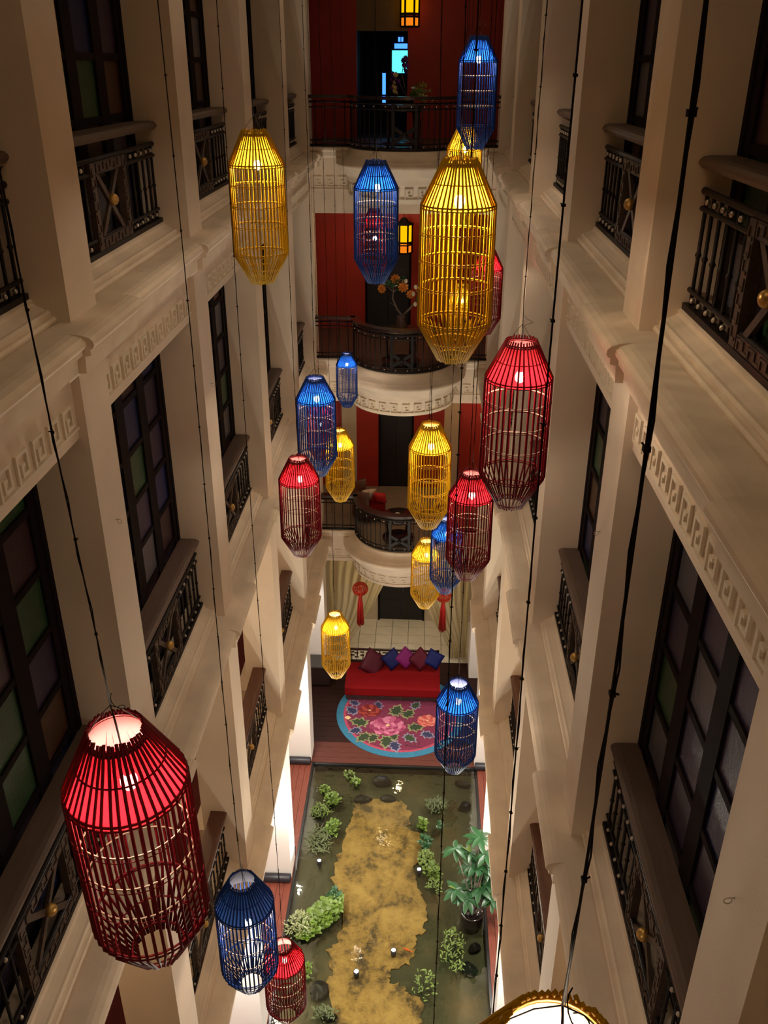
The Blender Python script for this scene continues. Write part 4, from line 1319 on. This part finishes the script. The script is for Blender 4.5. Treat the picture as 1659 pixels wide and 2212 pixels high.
# ------------------------------------------------------------------ curtains, red ball lanterns
M['curtain'] = film('olive_cream_gauze', (0.62, 0.53, 0.30), 0.10, (0.95, 0.92, 0.8))
ZS = 3.52
def curtain(sx, xo, label):
    """gauze drape hung below the slab, swept outwards to the floor"""
    b = MB()
    ins = [(ZS, 1.95), (3.0, 1.75), (2.4, 1.50), (1.8, 1.24), (1.2, 0.96), (0.7, 0.66), (0.3, 0.48), (0.015, 0.46)]
    def width(z):
        for (z1, w1), (z0, w0) in zip(ins, ins[1:]):
            if z0 <= z <= z1:
                t = (z - z0) / (z1 - z0)
                return w0 + (w1 - w0) * t
        return ins[-1][1]
    nu, nz = 64, 28
    vs = []
    for j in range(nz + 1):
        z = ZS - (ZS - 0.015) * j / nz
        w = width(z)
        for i in range(nu + 1):
            u = i / nu
            dep = 0.05 * math.sin(u * 46 + 0.6 * math.sin(3 * z)) + 0.03 * math.sin(u * 19 + z * 1.3)
            sag = -0.10 * u * (1 - j / nz)
            vs.append((xo + sx * (w * u), 20.72 + dep + 0.08 * (1 - u), z + sag * (0.3 if j else 0)))
    fs = [(j * (nu + 1) + i, j * (nu + 1) + i + 1, (j + 1) * (nu + 1) + i + 1, (j + 1) * (nu + 1) + i) for j in range(nz) for i in range(nu)]
    b.add(vs, fs, True)
    v = empty('curtain', (xo, 20.72, 0), label, 'curtain', 'gauze curtains of the ground floor room')
    o = obj('drape', b.mesh('drape', M['curtain'], (xo, 20.72, 0)), v)
    MB().tube([(0, 0, ZS - 0.02), (sx * 1.95, 0, ZS - 0.02)], 0.015, 6).build('curtain_rod', M['bronze'], v)
curtain(1, -2.42, 'cream gauze curtain swept aside on the left of the ground floor room')
curtain(-1, 1.42, 'cream gauze curtain swept aside on the right of the ground floor room')
M['redball'] = mat('orange_red_cord', (0.62, 0.045, 0.015), 0.5)
M['tassel'] = mat('red_tassel', (0.55, 0.016, 0.012), 0.6, var=0.2, scale=(20))
for px, lab in ((778, 'red openwork ball lantern with long tassel before the left curtain'), (958, 'red openwork ball lantern with long tassel before the right curtain')):
    p = at(px, 1272 if px < 800 else 1286, 'Y', 20.45)
    v = empty('tassel_lantern', p, lab, 'lantern', 'red tassel lanterns by the curtains')
    r = 0.205
    for q in range(9):
        a = PI * q / 9
        MB().tube([(r * math.cos(t) * math.cos(a), r * math.cos(t) * math.sin(a), 0.9 * r * math.sin(t)) for t in [2 * PI * k / 24 for k in range(25)]], 0.012, 4).build('rib', M['redball'], v)
    b = MB()
    for z in (-0.7, -0.35, 0, 0.35, 0.7):
        b.ring(r * math.sqrt(1 - z * z), 0.9 * r * z, 0.012, 24, 4)
    b.ball((0, 0, 0), r * 0.22, 10, 6)
    b.build('ball_core', M['redball'], v)
    MB().ball((0, 0, -r * 0.98), 0.06, 10, 6).build('tassel_knob', M['redball'], v)
    b = MB()
    for q in range(40):
        a, rr = random.uniform(0, 6.28), 0.07 * math.sqrt(random.random())
        x, y = rr * math.cos(a), rr * math.sin(a)
        b.tube([(x * 0.5, y * 0.5, -0.22), (x, y, -0.45), (x * 1.5, y * 1.5, -1.12 + random.uniform(-0.05, 0.05))], 0.010, 4)
    b.build('tassel', M['tassel'], v, kind='stuff')
    MB().tube([(0, 0, 0.18), (0, 0, ZS + 0.005 - p.z)], 0.006, 5).build('cord', M['tassel'], v)

# ------------------------------------------------------------------ pond life: rocks, water plants, potted shrub, fish
def q3(x, y, z=ZW):
    return at(560 + x * 560 / 1659.0, 1600 + y * 560 / 1659.0, 'Z', z)
M['rock'] = mat('dark_wet_stone', (0.010, 0.009, 0.009), 0.45, spec=0.25, var=0.4, scale=8, bump=0.6, bscale=12)
def rock(p, sx, sy, sz, rz, seed, label, pointed=False):
    rnd = random.Random(seed)
    bm = bmesh.new()
    bmesh.ops.create_icosphere(bm, subdivisions=3, radius=1.0)
    offs = [(Vector((rnd.uniform(-1, 1), rnd.uniform(-1, 1), rnd.uniform(-1, 1))).normalized(), rnd.uniform(0.55, 0.9)) for _ in range(9)]
    for v in bm.verts:
        d = v.co.normalized()
        s = 1.0
        for o_, l in offs:
            k = d.dot(o_)
            if k > l:
                s = min(s, l / k)
        v.co = d * s
        v.co.x *= sx
        v.co.y *= sy
        v.co.z *= sz
    me = bpy.data.meshes.new('rock')
    bm.to_mesh(me)
    bm.free()
    me.materials.append(M['rock'])
    obj('rock', me, None, p, rz, label=label, category='rock', group='dark stones in the pond')
RK = [(790, 240, 0.26, 0.13, 0.14, 0.0, 'pointed dark stone at the far edge of the pond, in front of the stage'), (668, 350, 0.24, 0.16, 0.10, 0.2, 'flat dark stone at the far left tip of the gravel bank'),
      (828, 345, 0.20, 0.11, 0.10, 0.1, 'flat dark stone at the far right tip of the gravel bank'), (365, 430, 0.12, 0.19, 0.10, 0.3, 'narrow dark stone at the left edge, nearer the stage'),
      (400, 520, 0.14, 0.18, 0.10, 0.0, 'round dark stone below the narrow one on the left'), (378, 1572, 0.20, 0.20, 0.11, 0.4, 'dark wedge stone beside the red bottom lantern'),
      (1382, 1300, 0.14, 0.10, 0.10, 0.6, 'small dark stone at the right edge below the potted shrub'), (1350, 1430, 0.17, 0.15, 0.11, 0.1, 'larger dark stone at the right edge near the lower plants'),
      (1310, 400, 0.17, 0.14, 0.14, 0.3, 'jagged dark stone in the far right corner of the pond'), (1300, 250, 0.24, 0.10, 0.12, -0.3, 'dark driftwood like stone under the far right corner'),
      (450, 1740, 0.14, 0.10, 0.08, 0.2, 'small dark stone at the bottom left of the pond')]
for i, (x, y, a, b_, c_, rz, lab) in enumerate(RK):
    p = q3(x, y, ZW)
    p.z = ZBED + c_ * 0.65
    rock(p, a, b_, c_, rz, i + 3, lab)

def pond_plant(x, y, rx, ry, n, m, L, w, label, up=0.5, h=0.25, name='water_plant', grp='water plants in the pond'):
    rnd = random.Random(int(x * 3 + y))
    p = q3(x, y, ZW)
    v = empty(name, (p.x, p.y, ZBED), label, 'plant', grp)
    stems = MB()
    b = MB()
    for i in range(n):
        a, rr = rnd.uniform(0, 2 * PI), math.sqrt(rnd.random())
        c = Vector((rx * rr * math.cos(a), ry * rr * math.sin(a), (ZW - ZBED) + h * (1 - rr * rr) * rnd.uniform(0.4, 1.0) + 0.01))
        if i % 4 == 0:
            stems.tube([(c.x * 0.3, c.y * 0.3, 0), c], 0.005, 4, cap=False)
        az = rnd.uniform(0, 2 * PI)
        el = rnd.uniform(-0.1, up)
        d = Vector((math.cos(az) * math.cos(el), math.sin(az) * math.cos(el), math.sin(el)))
        s = Vector((-math.sin(az), math.cos(az), rnd.uniform(-0.3, 0.3)))
        LL = L * rnd.uniform(0.7, 1.2)
        ww = w * rnd.uniform(0.7, 1.2)
        up_ = d.cross(s) * 0.15 * ww
        b.add([c, c + d * LL * 0.35 + s * ww / 2 + up_, c + d * LL * 0.75 + s * ww * 0.4 + up_, c + d * LL, c + d * LL * 0.75 - s * ww * 0.4 + up_, c + d * LL * 0.35 - s * ww / 2 + up_],
              [(0, 1, 2, 3), (0, 3, 4, 5)])
    obj('leaves', b.mesh('leaves', m, normals=False), v, kind='stuff')
    stems.build('stems', M['leafg'], v, kind='stuff')
    return v
lime = pond_plant(395, 1130, 0.24, 0.62, 330, M['leafy'], 0.12, 0.10, 'large lime green leafy clump on the left side of the pond', 0.5, 0.16)
lime.rotation_euler = (0, 0, -0.62)
pond_plant(262, 1190, 0.30, 0.30, 200, mat('silver_green_leaf', (0.30, 0.34, 0.16), 0.35), 0.10, 0.03, 'silvery sprigs left of the large lime green clump', 1.0, 0.22)
pond_plant(485, 1000, 0.12, 0.16, 60, M['leafd'], 0.08, 0.06, 'dark green tuft above the large lime green clump', 0.7, 0.2)
pond_plant(470, 380, 0.17, 0.18, 80, M['leafy'], 0.08, 0.065, 'bright green tuft at the far left of the gravel bank', 0.7, 0.18)
pond_plant(470, 565, 0.16, 0.20, 80, M['leafy'], 0.085, 0.065, 'green tuft left of the gravel bank, below the round dark stone', 0.7, 0.2)
pond_plant(420, 318, 0.10, 0.12, 36, M['leafy'], 0.07, 0.06, 'small green sprig near the far left pond corner', 0.7, 0.12)
pond_plant(620, 272, 0.12, 0.14, 44, M['leafy'], 0.07, 0.055, 'small green tuft at the far edge by the pointed stone', 0.7, 0.12)
pond_plant(575, 225, 0.14, 0.10, 40, M['leafo'], 0.07, 0.04, 'pale olive sprigs along the far edge of the pond', 0.8, 0.14)
pond_plant(385, 640, 0.26, 0.38, 200, M['leafg'], 0.13, 0.018, 'grey feathery weed along the left side of the pond', 0.8, 0.04)
pond_plant(395, 455, 0.22, 0.2, 120, M['leafo'], 0.10, 0.022, 'olive feathery weed between the two left stones', 1.0, 0.12)
pond_plant(1045, 540, 0.12, 0.15, 50, M['leafy'], 0.085, 0.07, 'fresh green tuft highest along the right of the gravel bank', 0.7, 0.15)
pond_plant(1155, 555, 0.08, 0.10, 26, M['leafd'], 0.075, 0.06, 'little green sprig beside the long hanging cable', 0.7, 0.12)
pond_plant(1060, 660, 0.12, 0.20, 64, M['leafd'], 0.085, 0.065, 'dark green tuft, second along the right of the gravel bank', 0.7, 0.15)
pond_plant(1065, 765, 0.15, 0.22, 90, M['leafo'], 0.08, 0.06, 'olive green clump, third along the right of the gravel bank', 0.7, 0.15)
pond_plant(1112, 845, 0.17, 0.18, 80, M['leafy'], 0.10, 0.06, 'lime green clump left of the potted shrub', 0.8, 0.18)
pond_plant(1120, 930, 0.16, 0.18, 60, M['leafo'], 0.08, 0.03, 'sparse olive weed below the lime clump beside the potted shrub', 0.9, 0.1)
pond_plant(1130, 420, 0.26, 0.20, 130, M['leafg'], 0.12, 0.02, 'grey bushy weed at the far right of the pond', 1.0, 0.15)
pond_plant(1240, 1350, 0.24, 0.50, 150, M['leafo'], 0.09, 0.03, 'tall feathery olive weed at lower right of the pond', 1.1, 0.16)
pond_plant(1060, 1570, 0.22, 0.32, 80, M['leafo'], 0.08, 0.03, 'feathery olive weed at the bottom right of the gravel bank', 1.1, 0.14)
pond_plant(310, 1490, 0.11, 0.20, 44, M['leafy'], 0.07, 0.04, 'thin green sprig above the dark wedge stone', 1.0, 0.12)
pond_plant(420, 1750, 0.22, 0.14, 80, M['leafg'], 0.09, 0.025, 'grey weed at the bottom left of the pond', 1.0, 0.1)

# potted shrub with palmate leaf whorls
pp = at(1019, 1978, 'Z', 0.10)
po = Vector((pp.x, pp.y, ZBED))
v = empty('potted_shrub', po, 'tall dark green palmate shrub in a black glazed pot in the pond', 'plant')
MB().lathe([(0.001, 0.0), (0.15, 0.0), (0.20, 0.12), (0.225, 0.28), (0.215, 0.42), (0.225, 0.46), (0.20, 0.47), (0.185, 0.42), (0.001, 0.40)], 28).build('pot', mat('black_glaze', (0.012, 0.008, 0.008), 0.10, coat=0.6), v)
MB().lathe([(0.001, 0.405), (0.185, 0.405), (0.185, 0.395), (0.001, 0.395)], 20).build('pot_soil', M['soil'], v)
SL = leaf_mesh('leaf', 0.30, 0.11, M['leafd'], 0.22)
SLy = leaf_mesh('young_leaf', 0.20, 0.07, M['leafy'], 0.1)
def whorl(px, py, yy, n, s, young=0):
    c = at(px, py, 'Y', yy) - po
    b = MB()
    mid = Vector((c.x * 0.35, c.y * 0.35, c.z * 0.6))
    b.tube([(0, 0, 0.38), mid, c], [0.018, 0.013, 0.008], 6)
    st_ = b.build('stem', M['branch'], v)
    a0 = random.uniform(0, 6)
    for i in range(n):
        l = obj('leaf', SL, st_, c)
        l.rotation_euler = (random.uniform(-0.25, 0.25), random.uniform(-0.15, 0.35), a0 + 2 * PI * i / n + random.uniform(-0.15, 0.15))
        k = s * random.uniform(0.85, 1.15)
        l.scale = (k, k, k)
    for i in range(young):
        l = obj('young_leaf', SLy, st_, c + Vector((0, 0, 0.01)))
        l.rotation_euler = (0.2, random.uniform(-0.7, -0.2), random.uniform(0, 6))
def f4(x, y):
    return 900 + x * 0.12056, 1750 + y * 0.12056
for x, y, yy, n, s, yg in ((1135, 490, 12.45, 9, 1.0, 0), (690, 690, 12.4, 8, 0.95, 0), (960, 760, 12.4, 7, 0.8, 2), (1105, 950, 12.35, 10, 1.05, 2), (1110, 1130, 12.45, 9, 1.0, 0), (705, 1420, 12.1, 9, 0.95, 1),
                           (920, 1575, 12.0, 8, 1.0, 0), (1135, 1390, 12.2, 8, 1.05, 1), (1340, 1540, 12.1, 7, 0.9, 2), (1370, 1640, 12.0, 7, 0.8, 0), (1230, 1000, 12.3, 8, 1.0, 0), (930, 1000, 12.5, 7, 0.85, 0), (1250, 1300, 12.3, 8, 0.9, 0), (1010, 1250, 12.4, 8, 0.95, 0), (820, 1480, 12.1, 7, 0.9, 0), (1240, 800, 12.35, 8, 0.95, 0), (1280, 1120, 12.4, 8, 0.95, 0)):
    whorl(*f4(x, y), yy, n, s, yg)

# little orange fish
fp = q3(945, 1337, ZW - 0.03)
f = MB()
f.lathe([(0.001, -0.08), (0.016, -0.05), (0.024, 0.0), (0.015, 0.05), (0.003, 0.08)], 10)
f.add([(0, 0, 0.075), (0.03, 0, 0.12), (0, 0, 0.105), (-0.03, 0, 0.12)], [(0, 1, 2), (0, 2, 3)])
fo = f.build('fish', mat('orange_fish', (0.85, 0.14, 0.02), 0.35), None, (0, 0, 0), label='small orange fish swimming over the golden gravel', category='fish')
fo.location = fp
fo.rotation_euler = (PI / 2, 0.0, 1.2)

# ------------------------------------------------------------------ unseen lamps added to light the rooms behind
for side, (xf, sx) in SIDES.items():
    for yy in (5.0, 11.5, 17.5):
        lamp('gallery_fill', 'POINT', (xf - sx * 1.6, yy, ZB - HEAD - 0.4), 22, WARM, 0.15)  # added fill, no fixture in the gallery
lamp('room_fill', 'POINT', (-0.4, 21.9, 3.1), 42, (1.0, 0.86, 0.62), 0.2)
lamp('stage_fill', 'SPOT', (-0.4, 19.3, 3.45), 8, WARM, 0.06, (0, 0, 0), spot=2.4)
lamp('unseen_corridor_light', 'POINT', (-0.9, 21.3, 11.9), 26, WARM, 0.2)
lamp('unseen_corridor_light', 'POINT', (-0.9, 21.4, 7.6), 9, WARM, 0.2)
lamp('unseen_corridor_light', 'POINT', (1.9, 22.0, 7.2), 12, (1.0, 0.45, 0.15), 0.15)
lamp('unseen_corridor_light', 'POINT', (-0.1, 20.3, 15.9), 7, WARM, 0.2)  # added to brighten the orchid table
